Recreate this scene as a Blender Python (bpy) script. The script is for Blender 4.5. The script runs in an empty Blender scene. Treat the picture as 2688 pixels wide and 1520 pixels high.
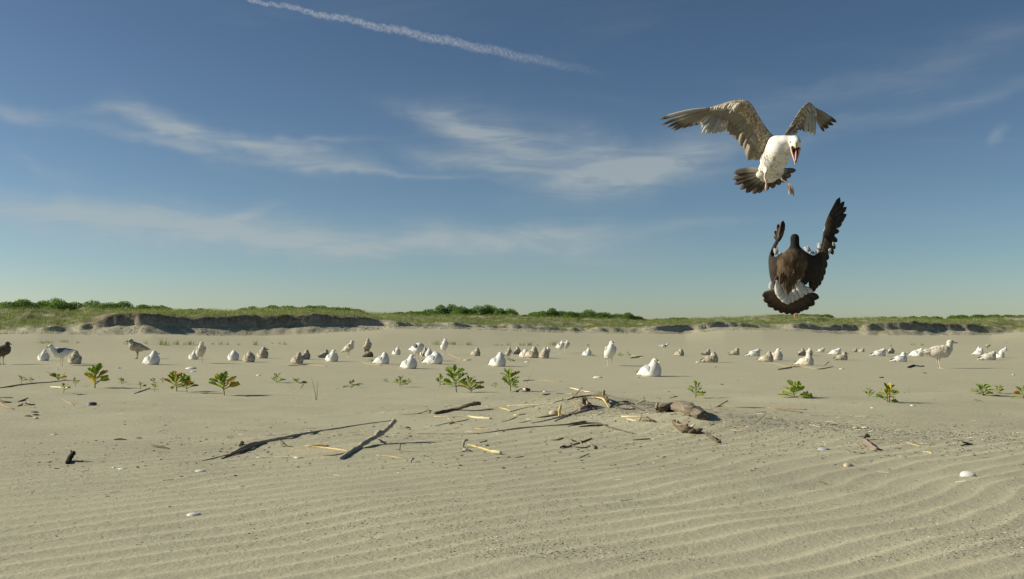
import bpy, bmesh, math, random
import numpy as np
from mathutils import Vector, Matrix, Quaternion
R = math.radians
random.seed(7); rng = np.random.default_rng(11)
sc = bpy.context.scene
COL = sc.collection

# ------------------------------------------------------------------ camera
FPX, CAMH, PITCH = 2582.0, 0.55, math.atan(115/2582.0)
cam = bpy.data.cameras.new('camera'); cam_o = bpy.data.objects.new('camera', cam); COL.objects.link(cam_o)
cam.sensor_width = 36; cam.lens = 36*FPX/2688; cam.clip_start = 0.05; cam.clip_end = 90000
cam_o.location = (0, 0, CAMH); cam_o.rotation_euler = (math.pi/2+PITCH, 0, 0)
sc.camera = cam_o

# ------------------------------------------------------------------ light
SUN_EL, SUN_FWD = R(27), R(4)                  # low sun on the left, a little beyond the camera's side
sun_dir = Vector((-math.cos(SUN_EL)*math.cos(SUN_FWD), math.cos(SUN_EL)*math.sin(SUN_FWD), math.sin(SUN_EL)))
sl = bpy.data.lights.new('sun', 'SUN'); sl.energy = 5.0; sl.angle = R(0.55); sl.color = (1.0, 0.93, 0.76)
so = bpy.data.objects.new('sun', sl); COL.objects.link(so)
so.rotation_euler = (-sun_dir).to_track_quat('-Z', 'Y').to_euler()
vs = sc.view_settings
vs.view_transform = 'Standard'; vs.look = 'None'; vs.gamma = 1; vs.use_curve_mapping = False; vs.exposure = 0.42

# ------------------------------------------------------------------ node helpers
class NT:
    def __init__(s, tree): s.t = tree; s.n = tree.nodes; s.l = tree.links
    def node(s, typ, **kw):
        n = s.n.new(typ)
        for k, v in kw.items(): setattr(n, k, v)
        return n
    def put(s, sock, v):
        if isinstance(v, bpy.types.NodeSocket): s.l.new(v, sock)
        elif v is not None: sock.default_value = v
    def math(s, op, a, b=None, c=None, clamp=False):
        n = s.node('ShaderNodeMath', operation=op, use_clamp=clamp)
        for i, v in enumerate((a, b, c)):
            if v is not None: s.put(n.inputs[i], v)
        return n.outputs[0]
    def noise(s, vec, scale, detail=3, rough=.5, dist=0, color=False):
        n = s.node('ShaderNodeTexNoise'); s.put(n.inputs['Vector'], vec)
        n.inputs['Scale'].default_value = scale; n.inputs['Detail'].default_value = detail
        n.inputs['Roughness'].default_value = rough; n.inputs['Distortion'].default_value = dist
        return n.outputs['Color' if color else 'Fac']
    def voro(s, vec, scale, out='Distance', feature='F1'):
        n = s.node('ShaderNodeTexVoronoi', feature=feature); s.put(n.inputs['Vector'], vec)
        n.inputs['Scale'].default_value = scale
        return n.outputs[out]
    def ramp(s, fac, stops):
        n = s.node('ShaderNodeValToRGB'); s.put(n.inputs[0], fac)
        e = n.color_ramp.elements
        while len(e) > 1: e.remove(e[-1])
        e[0].position = stops[0][0]; e[0].color = (*stops[0][1], 1)
        for p, c in stops[1:]:
            q = e.new(p); q.color = (*c, 1)
        return n.outputs[0]
    def step(s, x, a, b):
        n = s.node('ShaderNodeMapRange', interpolation_type='SMOOTHSTEP')
        s.put(n.inputs[0], x); n.inputs[1].default_value = a; n.inputs[2].default_value = b
        return n.outputs[0]
    def mix(s, f, a, b, mode='MIX'):
        n = s.node('ShaderNodeMix', data_type='RGBA', blend_type=mode)
        s.put(n.inputs[0], f)
        for i, v in ((6, a), (7, b)):
            s.put(n.inputs[i], (*v, 1) if isinstance(v, tuple) and len(v) == 3 else v)
        return n.outputs[2]
    def mapping(s, vec, scale=(1, 1, 1), rot=(0, 0, 0), loc=(0, 0, 0)):
        n = s.node('ShaderNodeMapping'); s.put(n.inputs[0], vec)
        n.inputs['Scale'].default_value = scale; n.inputs['Rotation'].default_value = rot; n.inputs['Location'].default_value = loc
        return n.outputs[0]

def material(name, build, rough=.85, spec=.15):
    m = bpy.data.materials.new(name); m.use_nodes = True
    t = NT(m.node_tree); b = t.n['Principled BSDF']
    b.inputs['Roughness'].default_value = rough; b.inputs['Specular IOR Level'].default_value = spec
    tc = t.node('ShaderNodeTexCoord')
    col, bump = build(t, tc, b)
    if col is not None: t.put(b.inputs['Base Color'], (*col, 1) if isinstance(col, tuple) else col)
    if bump is not None:
        h, st, di = bump
        n = t.node('ShaderNodeBump'); n.inputs['Strength'].default_value = st; n.inputs['Distance'].default_value = di
        t.put(n.inputs['Height'], h); t.l.new(n.outputs[0], b.inputs['Normal'])
    return m

# ------------------------------------------------------------------ sky
w = bpy.data.worlds.new('World'); sc.world = w; w.use_nodes = True
t = NT(w.node_tree); bg = t.n['Background']
sky = t.node('ShaderNodeTexSky', sky_type='NISHITA', sun_disc=False)
sky.sun_elevation = SUN_EL; sky.sun_rotation = math.atan2(sun_dir.x, sun_dir.y)
sky.altitude = 0; sky.air_density = 0.75; sky.dust_density = 0.4; sky.ozone_density = 3.5
tc = t.node('ShaderNodeTexCoord'); sp = t.node('ShaderNodeSeparateXYZ'); t.l.new(tc.outputs['Generated'], sp.inputs[0])
X, Y, Z = sp.outputs
r_ = t.math('MAXIMUM', t.math('SQRT', t.math('ADD', t.math('MULTIPLY', X, X), t.math('MULTIPLY', Y, Y))), .02)
AZ = t.math('ARCTAN2', X, Y); EL = t.math('ARCTAN2', Z, r_)
cv = t.node('ShaderNodeCombineXYZ'); t.put(cv.inputs[0], AZ); t.put(cv.inputs[1], EL)
warp = t.noise(cv.outputs[0], 7, 4, .6, 0, True)
ws = t.node('ShaderNodeSeparateXYZ'); t.l.new(warp, ws.inputs[0])
AZw = t.math('MULTIPLY_ADD', t.math('SUBTRACT', ws.outputs[0], .5), .14, AZ)
ELw = t.math('MULTIPLY_ADD', t.math('SUBTRACT', ws.outputs[1], .5), .045, EL)
def px_dir(px, py):
    x, y, z = (px-1344)/FPX, math.cos(PITCH)-math.sin(PITCH)*(760-py)/FPX, math.sin(PITCH)+math.cos(PITCH)*(760-py)/FPX
    return math.atan2(x, y), math.atan2(z, math.hypot(x, y))
CIRRUS = [  # centre, half sizes, tilt in degrees, strength: the wisps seen in the sky
    ((455, 345), (85, 26), -22, .95), ((640, 380), (170, 17), -7, .8), ((790, 378), (110, 8), 3, .35),
    ((830, 432), (125, 17), -5, .85), ((590, 415), (150, 9), -9, .22), ((420, 385), (150, 14), -14, .42),
    ((1190, 335), (130, 22), -16, .8), ((1350, 370), (175, 62), -14, .62), ((1250, 440), (160, 24), -9, .7), ((1430, 390), (90, 40), -20, .25),
    ((1620, 455), (170, 50), 10, .8), ((1760, 430), (200, 48), 14, .6), ((1560, 370), (60, 40), -40, .3),
    ((70, 283), (75, 15), -10, .55), ((320, 297), (60, 11), 5, .45), ((110, 430), (60, 14), -30, .22),
    ((560, 605), (480, 42), -2, .75), ((180, 540), (320, 24), -3, .6), ((660, 556), (60, 14), 18, .38), ((760, 630), (330, 24), -3, .5),
    ((1280, 625), (330, 24), 3, .65), ((1440, 640), (200, 30), -4, .4), ((1100, 470), (280, 7), -4, .32),
    ((2350, 310), (420, 18), 9, .24), ((2250, 240), (330, 30), 5, .16), ((2640, 360), (18, 18), 0, .35), ((1800, 595), (120, 12), 6, .22),
    ((750, 765), (280, 14), -1, .22), ((2560, 130), (200, 26), 12, .16)]
acc = None
for (cx, cy), (a, b_), tilt, st in CIRRUS:
    az, el = px_dir(cx, cy); ct, sn = math.cos(R(tilt)), math.sin(R(tilt))
    dx = t.math('SUBTRACT', AZw, az); dy = t.math('SUBTRACT', ELw, el)
    u = t.math('ADD', t.math('MULTIPLY', dx, ct*FPX/a), t.math('MULTIPLY', dy, sn*FPX/a))
    v = t.math('ADD', t.math('MULTIPLY', dx, -sn*FPX/b_), t.math('MULTIPLY', dy, ct*FPX/b_))
    d2 = t.math('ADD', t.math('MULTIPLY', u, u), t.math('MULTIPLY', v, v))
    g = t.math('MULTIPLY', t.math('EXPONENT', t.math('MULTIPLY', d2, -0.8)), st)
    acc = g if acc is None else t.math('ADD', acc, g)
fib = t.noise(t.mapping(cv.outputs[0], (6, 34, 1), (0, 0, R(-13))), 1.5, 7, .60, 1.1)
fib2 = t.noise(t.mapping(cv.outputs[0], (16, 150, 1), (0, 0, R(-12))), 1.2, 5, .6, .4)
fibre = t.math('ADD', t.math('MULTIPLY', t.step(fib, .3, .72), .75), t.math('MULTIPLY', fib2, .5))
wide = t.math('MULTIPLY', t.step(t.noise(t.mapping(tc.outputs['Generated'], (1.5, 1.5, 9)), 2.0, 6, .6, .8), .5, .85), .16)
cl = t.math('ADD', t.math('MULTIPLY', acc, t.math('MULTIPLY_ADD', fibre, 1.05, .22)), wide, clamp=True)
cl = t.math('MULTIPLY', cl, t.step(EL, -.005, .05))
gm = t.node('ShaderNodeGamma'); t.l.new(sky.outputs[0], gm.inputs[0]); gm.inputs[1].default_value = 1.25
base = t.mix(1.0, gm.outputs[0], (1.02, .91, .74), 'MULTIPLY')
skyc = t.mix(t.math('MULTIPLY', cl, .60), base, (6.6, 7.2, 7.1))
t.put(bg.inputs[0], skyc); bg.inputs[1].default_value = 0.05

# ------------------------------------------------------------------ noise in numpy and the terrain height
def _h(i, j, s):
    n = (i*374761393 + j*668265263 + s*1442695041) & 0xffffffff
    n = ((n ^ (n >> 13))*1274126177) & 0xffffffff
    return ((n ^ (n >> 16)) & 0xffff)/65535.0
def vn(x, y, s=0):
    x = np.asarray(x, float); y = np.asarray(y, float)
    i = np.floor(x).astype(np.int64); j = np.floor(y).astype(np.int64)
    u = x-i; v = y-j; u = u*u*(3-2*u); v = v*v*(3-2*v)
    return ((_h(i, j, s)*(1-u)+_h(i+1, j, s)*u)*(1-v)+(_h(i, j+1, s)*(1-u)+_h(i+1, j+1, s)*u)*v)*2-1
def fbm(x, y, s=0, o=4):
    a, r = 1.0, 0
    for k in range(o): r = r+a*vn(x*2**k, y*2**k, s+k); a *= .5
    return r
def ss(x, a, b):
    u = np.clip((x-a)/(b-a), 0, 1); return u*u*(3-2*u)
COLS = np.array([  # picture column: rows of dune foot, top of the scarp, crest
 [-900,880,835,815],[0,879,838,815],[100,876,840,812],[200,880,840,812],[300,880,826,815],[400,877,823,818],[500,880,830,822],[600,882,830,818],
 [700,882,829,816],[800,878,824,816],[900,872,827,820],[1000,866,840,828],[1100,864,850,830],[1200,864,846,832],[1300,867,850,834],[1420,873,852,834],
 [1550,876,861,840],[1650,877,864,842],[1720,877,860,845],[1800,878,850,842],[1900,868,849,838],[2000,867,849,832],[2100,872,852,832],[2200,878,855,838],
 [2300,881,850,836],[2400,881,847,840],[2500,881,849,842],[2600,881,857,836],[2688,872,858,835],[3600,876,855,835]], float)
def bump(px, row, sx, sy, h):
    y = FPX*CAMH/(row-875); return ((px-1344)/FPX*y, y, sx, sy, h)
MOUNDS = [bump(1562, 1082, .13, .16, .06), bump(1530, 1075, .16, .12, .035), bump(1545, 1088, .60, .35, .10), bump(1600, 1110, 1.3, .75, .055), bump(840, 1158, .55, .16, .035), bump(1830, 1130, .55, .35, .065),
          bump(2084, 1046, .6, .3, .035), bump(2578, 1040, .6, .35, .045), bump(2230, 1150, .5, .3, .03), bump(1200, 1090, .5, .2, .03),
          bump(1340, 1040, .7, .35, .03), bump(2330, 1062, .7, .4, .03), bump(960, 1190, .35, .2, .02)]
def dune_wave(px): return .5*fbm(px/95., 0*px, 31, 3)*(1-.75*ss(px, 380, 480)*(1-ss(px, 930, 1050)))
def dune_foot(px): return 36+26*np.clip(px, -900, 3600)/2688.0
def height(x, y):
    x = np.asarray(x, float); y = np.asarray(y, float)
    px = np.clip(1344+FPX*x/np.maximum(y, 1), -900, 3600)
    df = dune_foot(px)
    base, edge, crest = (np.interp(px, COLS[:, 0], COLS[:, k]) for k in (1, 2, 3))
    zb = CAMH+(875-base)/FPX*df
    z = zb*ss(y, .66*df, df)+.03*vn(x/4.1, y/5.3, 3)*ss(y, 7, 13)*(1-ss(y, 20, 30))
    near = 1-ss(y, 7.5, 11)
    for bx, by, sx, sy, h in MOUNDS:
        z = z+h*np.exp(-((x-bx)/sx)**2-((y-by)/sy)**2)
    z = z+.008*fbm(x/.6, y/.4, 21, 2)*(1-ss(y, 9, 14))
    # wind ripples, oblique to the view and bending, fading away beyond the debris
    ph = (-.655*x+.755*y)/.118+.85*vn(x/1.1, y/1.1, 5)+.30*vn(x/.35, y/.35, 6)+.05*x*x
    rp = np.abs(np.sin(math.pi*ph)); amp = (1-ss(y, 4.4, 6.4))*(.75+.25*vn(x/.7, y/.7, 9))
    amp = amp*np.clip(1.0+x*.2, .5, 1.15)
    z = z+.0034*amp*(1-rp)**1.2
    # dune: slumped sand, steep scarp, grassy back
    dj = df+dune_wave(px)
    dj = dj+(.07*vn(x/.45, 0*x, 71)+.05*vn(x/.2, y/2., 72))*np.where(y > 25, 1, 0)
    d = y-dj
    ze = CAMH+(875-edge)/FPX*(df+1.1); zc = CAMH+(875-crest)/FPX*(df+9)
    rise = (ze-zb)
    soft = np.interp(px, [-900, 60, 180, 320, 2560, 2640, 3600], [1, 1, .5, 0, 0, 1, 1])
    talus = rise*(.42*ss(d, -.7, .8)**1.0)
    wall = rise*.58*ss(d, .72-.1*vn(px/30., y*0, 41), 1.0)
    hard = talus+wall
    slope = rise*ss(d, -.6, 5)
    dz = hard*(1-soft)+slope*soft
    dz = dz+(zc-ze)*ss(d, 1.0, 9)-(zc-.7)*ss(d, 13, 45)
    dm = ss(d, .2, 1.2)
    dz = dz+dm*(1-ss(d, 30, 45))*(.10*fbm(x/1.3, y/1.3, 51, 4)+.03*fbm(x/.3, y/.3, 55, 2))
    z = z+dz+(.035*np.maximum(fbm(x/.35, y/.22, 61, 3), 0))*ss(d, -1.0, .3)*(1-ss(d, .6, .9))
    return z
def hz(x, y): return float(height(x, y))
CP, SP = math.cos(PITCH), math.sin(PITCH)
def ray(px, py):
    u, v = (px-1344)/FPX, (760-py)/FPX
    return Vector((u, CP-SP*v, SP+CP*v))
def hit(px, py):
    """the point of the ground seen at a picture position"""
    d = ray(px, py); ys = np.concatenate([np.arange(1.5, 14, .05), np.arange(14, 90, .15)])
    k = ys/d.y; zz = CAMH+k*d.z-height(k*d.x, ys)
    i = int(np.argmax(zz < 0)) if (zz < 0).any() else len(ys)-1
    a, b = ys[max(i-1, 0)], ys[i]
    for _ in range(14):
        m = (a+b)/2; k = m/d.y
        if CAMH+k*d.z < hz(k*d.x, m): b = m
        else: a = m
    k = b/d.y
    return Vector((k*d.x, b, hz(k*d.x, b)))
def at(px, py, Yd):
    d = ray(px, py); k = Yd/d.y
    return Vector((k*d.x, Yd, CAMH+k*d.z))

# ------------------------------------------------------------------ object helpers
def tag(o, label=None, cat=None, group=None, kind=None):
    if label: o['label'] = label
    if cat: o['category'] = cat
    if group: o['group'] = group
    if kind: o['kind'] = kind
    return o
def thing(name, loc, label, cat, group=None, rz=0):
    o = bpy.data.objects.new(name, None); COL.objects.link(o); o.location = loc; o.rotation_euler = (0, 0, rz)
    o.empty_display_size = .05
    return tag(o, label, cat, group)
def obj(name, me, parent=None, mat=None):
    o = bpy.data.objects.new(name, me); COL.objects.link(o)
    if parent: o.parent = parent
    if mat is not None and len(me.materials) == 0: me.materials.append(mat)
    return o
def leafy(t, b, col, amt=.4):
    """thin leaf: part of the light passes through"""
    tr = t.node('ShaderNodeBsdfTranslucent'); mx = t.node('ShaderNodeMixShader'); mx.inputs[0].default_value = amt
    t.put(tr.inputs[0], col); t.l.new(b.outputs[0], mx.inputs[1]); t.l.new(tr.outputs[0], mx.inputs[2]); t.l.new(mx.outputs[0], t.n['Material Output'].inputs[0])
def mesh(name, V, F, smooth=True, uv=None):
    me = bpy.data.meshes.new(name); me.from_pydata([tuple(v) for v in V], [], F)
    if uv is not None:
        l = me.uv_layers.new(name='UVMap'); vi = np.empty(len(me.loops), np.int32); me.loops.foreach_get('vertex_index', vi)
        l.data.foreach_set('uv', np.asarray(uv, float)[vi].ravel())
    if smooth: me.polygons.foreach_set('use_smooth', [True]*len(me.polygons))
    me.update(); return me
def fast_mesh(name, V, F, smooth=False):
    """V (n,3) and F (m,k) arrays"""
    me = bpy.data.meshes.new(name); V = np.asarray(V, np.float32); F = np.asarray(F, np.int32)
    me.vertices.add(len(V)); me.vertices.foreach_set('co', V.ravel())
    me.loops.add(F.size); me.loops.foreach_set('vertex_index', F.ravel())
    me.polygons.add(len(F)); me.polygons.foreach_set('loop_start', np.arange(len(F), dtype=np.int32)*F.shape[1])
    me.polygons.foreach_set('use_smooth', np.full(len(F), smooth)); me.update(calc_edges=True)
    return me
def tube(P, rad, sides=7, seed=0, rough=.12, flat=1.0, cap=True):
    """a tapering knobbly tube along points P, with UVs (round, along)"""
    rnd = random.Random(seed); P = [Vector(p) for p in P]; V, F, UV = [], [], []
    L = 0; up = Vector((0, 0, 1))
    for i, p in enumerate(P):
        tdir = (P[min(i+1, len(P)-1)]-P[max(i-1, 0)]).normalized()
        a = tdir.cross(up); a = a.normalized() if a.length > .05 else Vector((1, 0, 0)); b = a.cross(tdir).normalized()
        if i: L += (p-P[i-1]).length
        for k in range(sides):
            th = 2*math.pi*k/sides; r = rad[i]*(1+rnd.uniform(-rough, rough))
            V.append(p+a*(math.cos(th)*r)+b*(math.sin(th)*r*flat)); UV.append((k/sides, L))
    for i in range(len(P)-1):
        for k in range(sides):
            k2 = (k+1) % sides; F.append((i*sides+k, i*sides+k2, (i+1)*sides+k2, (i+1)*sides+k))
    if cap:
        F.append(tuple(range(sides))[::-1]); F.append(tuple((len(P)-1)*sides+k for k in range(sides)))
    return V, F, UV
def resample(P, rad, n):
    """smooth subdivision of a path by Catmull-Rom"""
    P = [Vector(p) for p in P]; m = len(P); out, ro = [], []
    for i in range(m-1):
        p0, p1, p2, p3 = P[max(i-1, 0)], P[i], P[i+1], P[min(i+2, m-1)]
        for k in range(n):
            u = k/n
            out.append(.5*((2*p1)+(p2-p0)*u+(2*p0-5*p1+4*p2-p3)*u*u+(3*p1-p0-3*p2+p3)*u**3)); ro.append(rad[i]*(1-u)+rad[i+1]*u)
    out.append(P[-1]); ro.append(rad[-1]); return out, ro

# ------------------------------------------------------------------ ground
def m_sand(t, tc, b):
    P = tc.outputs['Object']
    g1 = t.noise(P, 330, 2, .7); g2 = t.noise(P, 90, 3, .6); g3 = t.noise(t.mapping(P, (1, 1.6, 1)), 2.1, 5, .55); g4 = t.noise(P, .35, 3)
    c = t.ramp(g1, [(.30, (.17, .156, .10)), (.44, (.355, .338, .235)), (.56, (.425, .405, .285)), (.72, (.60, .57, .42))])
    c = t.mix(.45, c, t.ramp(g2, [(.3, (.305, .29, .20)), (.7, (.465, .442, .315))]))
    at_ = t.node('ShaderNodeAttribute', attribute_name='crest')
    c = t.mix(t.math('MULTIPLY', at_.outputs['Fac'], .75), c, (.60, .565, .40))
    at2 = t.node('ShaderNodeAttribute', attribute_name='coarse')
    sp = t.step(t.voro(P, 210), .12, .05)
    c = t.mix(t.math('MULTIPLY', t.math('MULTIPLY', sp, at2.outputs['Fac']), .8), c, (.07, .055, .04))
    c = t.mix(t.math('MULTIPLY', at2.outputs['Fac'], .3), c, (.24, .215, .165))
    c = t.mix(t.step(g3, .35, .7), c, t.mix(.5, c, (.425, .40, .288)))
    c = t.mix(t.step(g4, .4, .65), c, t.mix(.35, c, (.365, .345, .246)))
    h = t.math('ADD', t.math('MULTIPLY', g1, .6), t.math('ADD', t.math('MULTIPLY', g2, .9), t.math('MULTIPLY', t.noise(P, 30, 4, .6), 1.3)))
    return c, (h, .55, .006)
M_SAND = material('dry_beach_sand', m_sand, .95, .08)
def m_dune(t, tc, b):
    P = tc.outputs['Object']
    n = t.noise(P, 1.6, 5, .65); n2 = t.noise(P, 9, 4, .65); n3 = t.noise(t.mapping(P, (4, 4, 6)), 1.5, 4, .65)
    sand = t.ramp(n2, [(.3, (.32, .295, .215)), (.7, (.50, .465, .34))])
    at_ = t.node('ShaderNodeAttribute', attribute_name='roots')       # root mat and humus exposed in the scarp
    f = t.math('MULTIPLY', at_.outputs['Fac'], t.step(t.math('ADD', t.math('MULTIPLY', n, .5), t.math('MULTIPLY', n3, .5)), .30, .56))
    c = t.mix(f, sand, t.ramp(n2, [(.3, (.075, .06, .042)), (.7, (.23, .18, .12))]))
    ag = t.node('ShaderNodeAttribute', attribute_name='turf')
    c = t.mix(t.math('MULTIPLY', ag.outputs['Fac'], t.step(n, .34, .6)), c, t.ramp(n2, [(.3, (.08, .10, .03)), (.7, (.20, .19, .08))]))
    return c, (t.math('ADD', n2, t.noise(P, 40, 3, .6)), .6, .03)
M_DUNE = material('eroded_dune_sand', m_dune, .95, .08)

def build_ground():
    s = np.concatenate([np.linspace(-2.4, -.62, 26, endpoint=False), np.linspace(-.62, .62, 600), np.linspace(.62, 2.4, 27)[1:]])
    ys = [-3., -1.5, -.5, .3, .9, 1.4, 1.8]; y = 2.0
    while y < 9: y *= 1.0042; ys.append(y)
    while y < 33: y *= 1.014; ys.append(y)
    while y < 66: y += .15; ys.append(y)
    while y < 84: y += .8; ys.append(y)
    while y < 3500: y *= 1.16; ys.append(y)
    ys = np.array(ys); S, Yg = np.meshgrid(s, ys); Xg = S*(np.maximum(Yg, 0)+.6)
    Zg = height(Xg, Yg)
    nr, nc = Xg.shape; V = np.stack([Xg, Yg, Zg], -1).reshape(-1, 3)
    i, j = np.meshgrid(np.arange(nr-1), np.arange(nc-1), indexing='ij'); a = (i*nc+j)
    F = np.stack([a, a+1, a+nc+1, a+nc], -1)
    px = 1344+FPX*Xg/np.maximum(Yg, 1); df = dune_foot(np.clip(px, -900, 3600))
    cellmask = (Yg[:-1, :-1] > (df-1.2)[:-1, :-1]) & (Yg[:-1, :-1] > 25)
    X1, Y1 = Xg, Yg
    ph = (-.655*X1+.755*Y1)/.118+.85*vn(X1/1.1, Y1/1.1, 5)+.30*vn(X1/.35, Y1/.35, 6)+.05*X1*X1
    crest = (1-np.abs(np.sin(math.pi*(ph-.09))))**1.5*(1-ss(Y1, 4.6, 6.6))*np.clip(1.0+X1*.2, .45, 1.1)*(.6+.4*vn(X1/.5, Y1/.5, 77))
    coarse = ss(fbm(X1/.8, Y1/.8, 81, 3), -.2, .6)*(1-ss(Y1, 5.8, 8))*ss(Y1, 2.6, 3.6)*.9+(1-ss(Y1, 2.2, 3.4))*.35
    roots = ss(Zg-(CAMH+(875-np.interp(px, COLS[:, 0], COLS[:, 1]))/FPX*df), .28, .62)*(1-ss(Yg-df, 1.6, 3))*.85
    turf = ss(Yg-df, 1.2, 2.6)
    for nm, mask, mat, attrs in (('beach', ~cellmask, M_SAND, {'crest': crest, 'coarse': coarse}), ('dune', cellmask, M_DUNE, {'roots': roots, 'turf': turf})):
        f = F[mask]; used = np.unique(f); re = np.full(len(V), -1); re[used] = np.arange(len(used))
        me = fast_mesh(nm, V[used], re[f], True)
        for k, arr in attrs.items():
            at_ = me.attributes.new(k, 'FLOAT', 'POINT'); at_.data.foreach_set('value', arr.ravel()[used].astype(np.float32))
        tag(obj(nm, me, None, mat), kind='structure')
build_ground()

# ------------------------------------------------------------------ dune cover: shrubs and beach grass
def m_leaf(c0, c1, c2):
    def f(t, tc, b):
        g = t.node('ShaderNodeNewGeometry'); oi = t.node('ShaderNodeObjectInfo')
        n = t.noise(tc.outputs['Object'], 2.2, 3)
        v = t.math('ADD', t.math('MULTIPLY', g.outputs['Random Per Island'], .6), t.math('MULTIPLY', n, .5))
        c = t.ramp(v, [(.1, c0), (.5, c1), (.95, c2)]); leafy(t, b, c, .45); return c, None
    return f
M_SHRUB = material('shrub_leaf', m_leaf((.04, .095, .02), (.11, .21, .038), (.24, .34, .07)), .6, .25)
M_TWIG = material('shrub_stem', lambda t, tc, b: ((.10, .075, .05), None))
M_GRASS = material('beach_grass_blade', m_leaf((.10, .165, .035), (.20, .265, .07), (.38, .38, .15)), .7, .2)
M_ROOT = material('dead_grass_blade', m_leaf((.07, .05, .03), (.20, .16, .085), (.38, .31, .18)), .9, .1)

def leaf_quads(C, size, rg):
    n = len(C); a = rg.normal(size=(n, 3)); a /= np.linalg.norm(a, axis=1)[:, None]
    b = np.cross(a, rg.normal(size=(n, 3))); b /= np.linalg.norm(b, axis=1)[:, None]; s = size*rg.uniform(.6, 1.25, (n, 1))
    V = np.stack([C-a*s, C-b*s*.45, C+a*s, C+b*s*.45], 1).reshape(-1, 3)
    return V, np.arange(4*n).reshape(-1, 4)
SHRUBS = [  # picture columns, top row, metres behind the dune foot, label
    (-10, 75, 784, 6, 'dark bushy shrub at the far left edge of the dune top'),
    (60, 165, 780, 7, 'tallest dark green shrub on the left end of the dune'),
    (160, 262, 786, 7, 'broad low shrub right of the tallest one on the left dune'),
    (268, 372, 790, 7, 'rounded shrub above the leftmost sand scarp'),
    (372, 442, 799, 8, 'sparse shrub with single sprigs against the sky on the left dune'),
    (476, 545, 807, 8, 'very low shrub barely above the grass, left dune'),
    (628, 688, 802, 9, 'small loose shrub left of the twin shrubs over the long dark scarp'),
    (686, 796, 801, 9, 'dark shrub of the twin pair above the long dark scarp'),
    (790, 872, 800, 9, 'lighter yellow green shrub of the twin pair above the dark scarp'),
    (862, 938, 806, 9, 'dark shrub sloping down to the right end of the twin pair'),
    (1020, 1138, 815, 10, 'low green shrub at the left foot of the biggest shrub mound'),
    (1128, 1240, 797, 11, 'left half of the biggest shrub mound near the middle of the dune'),
    (1225, 1345, 801, 11, 'right half of the biggest shrub mound, falling off to the right'),
    (1335, 1405, 825, 11, 'low shrub filling the dip between the two large mounds'),
    (1400, 1500, 808, 11, 'left crown of the second large shrub mound'),
    (1490, 1600, 812, 11, 'middle crown of the second large shrub mound'),
    (1590, 1672, 820, 11, 'right crown of the second large shrub mound'),
    (1660, 1702, 834, 11, 'small shrub trailing off the second large mound'),
    (1708, 1738, 835, 12, 'tiny round dark shrub standing alone past the second mound'),
    (1738, 1850, 836, 12, 'flat thin strip of shrub right of the tiny round one'),
    (2010, 2180, 823, 13, 'long low dark shrub behind the brown wader on the crest'),
    (2170, 2310, 833, 13, 'flat shrub band right of the brown wader'),
    (2300, 2480, 829, 13, 'long flat shrub band above the right hand scarp'),
    (2490, 2700, 825, 13, 'long dark shrub band at the far right of the dune')]
for k, (x0, x1, top, back, lab) in enumerate(SHRUBS):
    cx = (x0+x1)/2; Yc = float(dune_foot(cx))+back+1; rg = np.random.default_rng(100+k)
    c = at(cx, 820, Yc); rx = (x1-x0)/2*Yc/FPX*1.05; gz = hz(c.x, Yc); tz = CAMH+(875-top)/FPX*Yc; h = max(tz-gz, .25)*1.08; ry = min(rx, 1.1)
    root = thing('shrub', (c.x, Yc, gz), lab, 'shrub', 'shrubs along the dune top')
    n = int(4200*rx*(h+.35)*(1.0+ry*.5)); n = min(max(n, 1200), 13000)
    # several overlapping clumps of different height give an uneven outline
    m = max(4, int(rx*4.2)); cc = np.stack([(np.linspace(-.86, .86, m)+rg.uniform(-.08, .08, m))*rx, rg.uniform(-.8, .8, m)*ry], 1)
    ch = h*(1-.32*np.abs(cc[:, 0]/rx)**3)*rg.uniform(.74, 1.05, m); cr = rx*rg.uniform(1.3, 2.1, m)/m+.14
    ch[m//2] = h
    w_ = rg.integers(0, m, n); d = rg.normal(size=(n, 3)); d /= np.linalg.norm(d, axis=1)[:, None]; d[:, 2] = np.abs(d[:, 2]); rr = rg.uniform(.45, 1.0, n)**.6
    C = np.stack([cc[w_, 0]+d[:, 0]*cr[w_]*rr, cc[w_, 1]+d[:, 1]*cr[w_]*rr, d[:, 2]*ch[w_]*rr-.05], 1)
    V, F = leaf_quads(C, .030+.0003*Yc, rg)
    obj('crown', fast_mesh('shrub_crown', V, F), root, M_SHRUB)
    for q in range(min(m, 5)):
        v, f, _ = tube([(cc[q, 0]*.4, cc[q, 1]*.4, -.1), (cc[q, 0], cc[q, 1], ch[q]*.85)], [.025, .01], 5, q)
        obj('stem', mesh('shrub_stem', v, f), root, M_TWIG)

def blades(P, length, width, rg, lean=.35, down=False):
    """bent three-segment blades rooted at P, as one array"""
    n = len(P); th = rg.uniform(0, 2*np.pi, n); sd = np.stack([np.cos(th), np.sin(th), 0*th], 1)
    ln = rg.normal(size=(n, 3))*lean; ln[:, 0] += .12; ln[:, 2] = 0; L = length*rg.uniform(.55, 1.2, (n, 1)); up = np.array([0, 0, -1. if down else 1.])
    wv = sd*width*.5
    p1 = P+(up*.5+ln*.25)*L; p2 = P+(up*.92+ln)*L
    V = np.stack([P-wv, P+wv, p1+wv*.8, p1-wv*.8, p2], 1).reshape(-1, 3)
    k = np.arange(n)*5
    F = np.concatenate([np.stack([k, k+1, k+2, k+3], 1), np.stack([k+3, k+2, k+4, k+4], 1)])
    return V, F
def tri_mesh(name, V, F):
    q = F[F[:, 2] != F[:, 3]]; tr = F[F[:, 2] == F[:, 3]][:, :3]
    F3 = np.concatenate([q[:, :3], q[:, [0, 2, 3]], tr]); return fast_mesh(name, V, F3)
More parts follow.
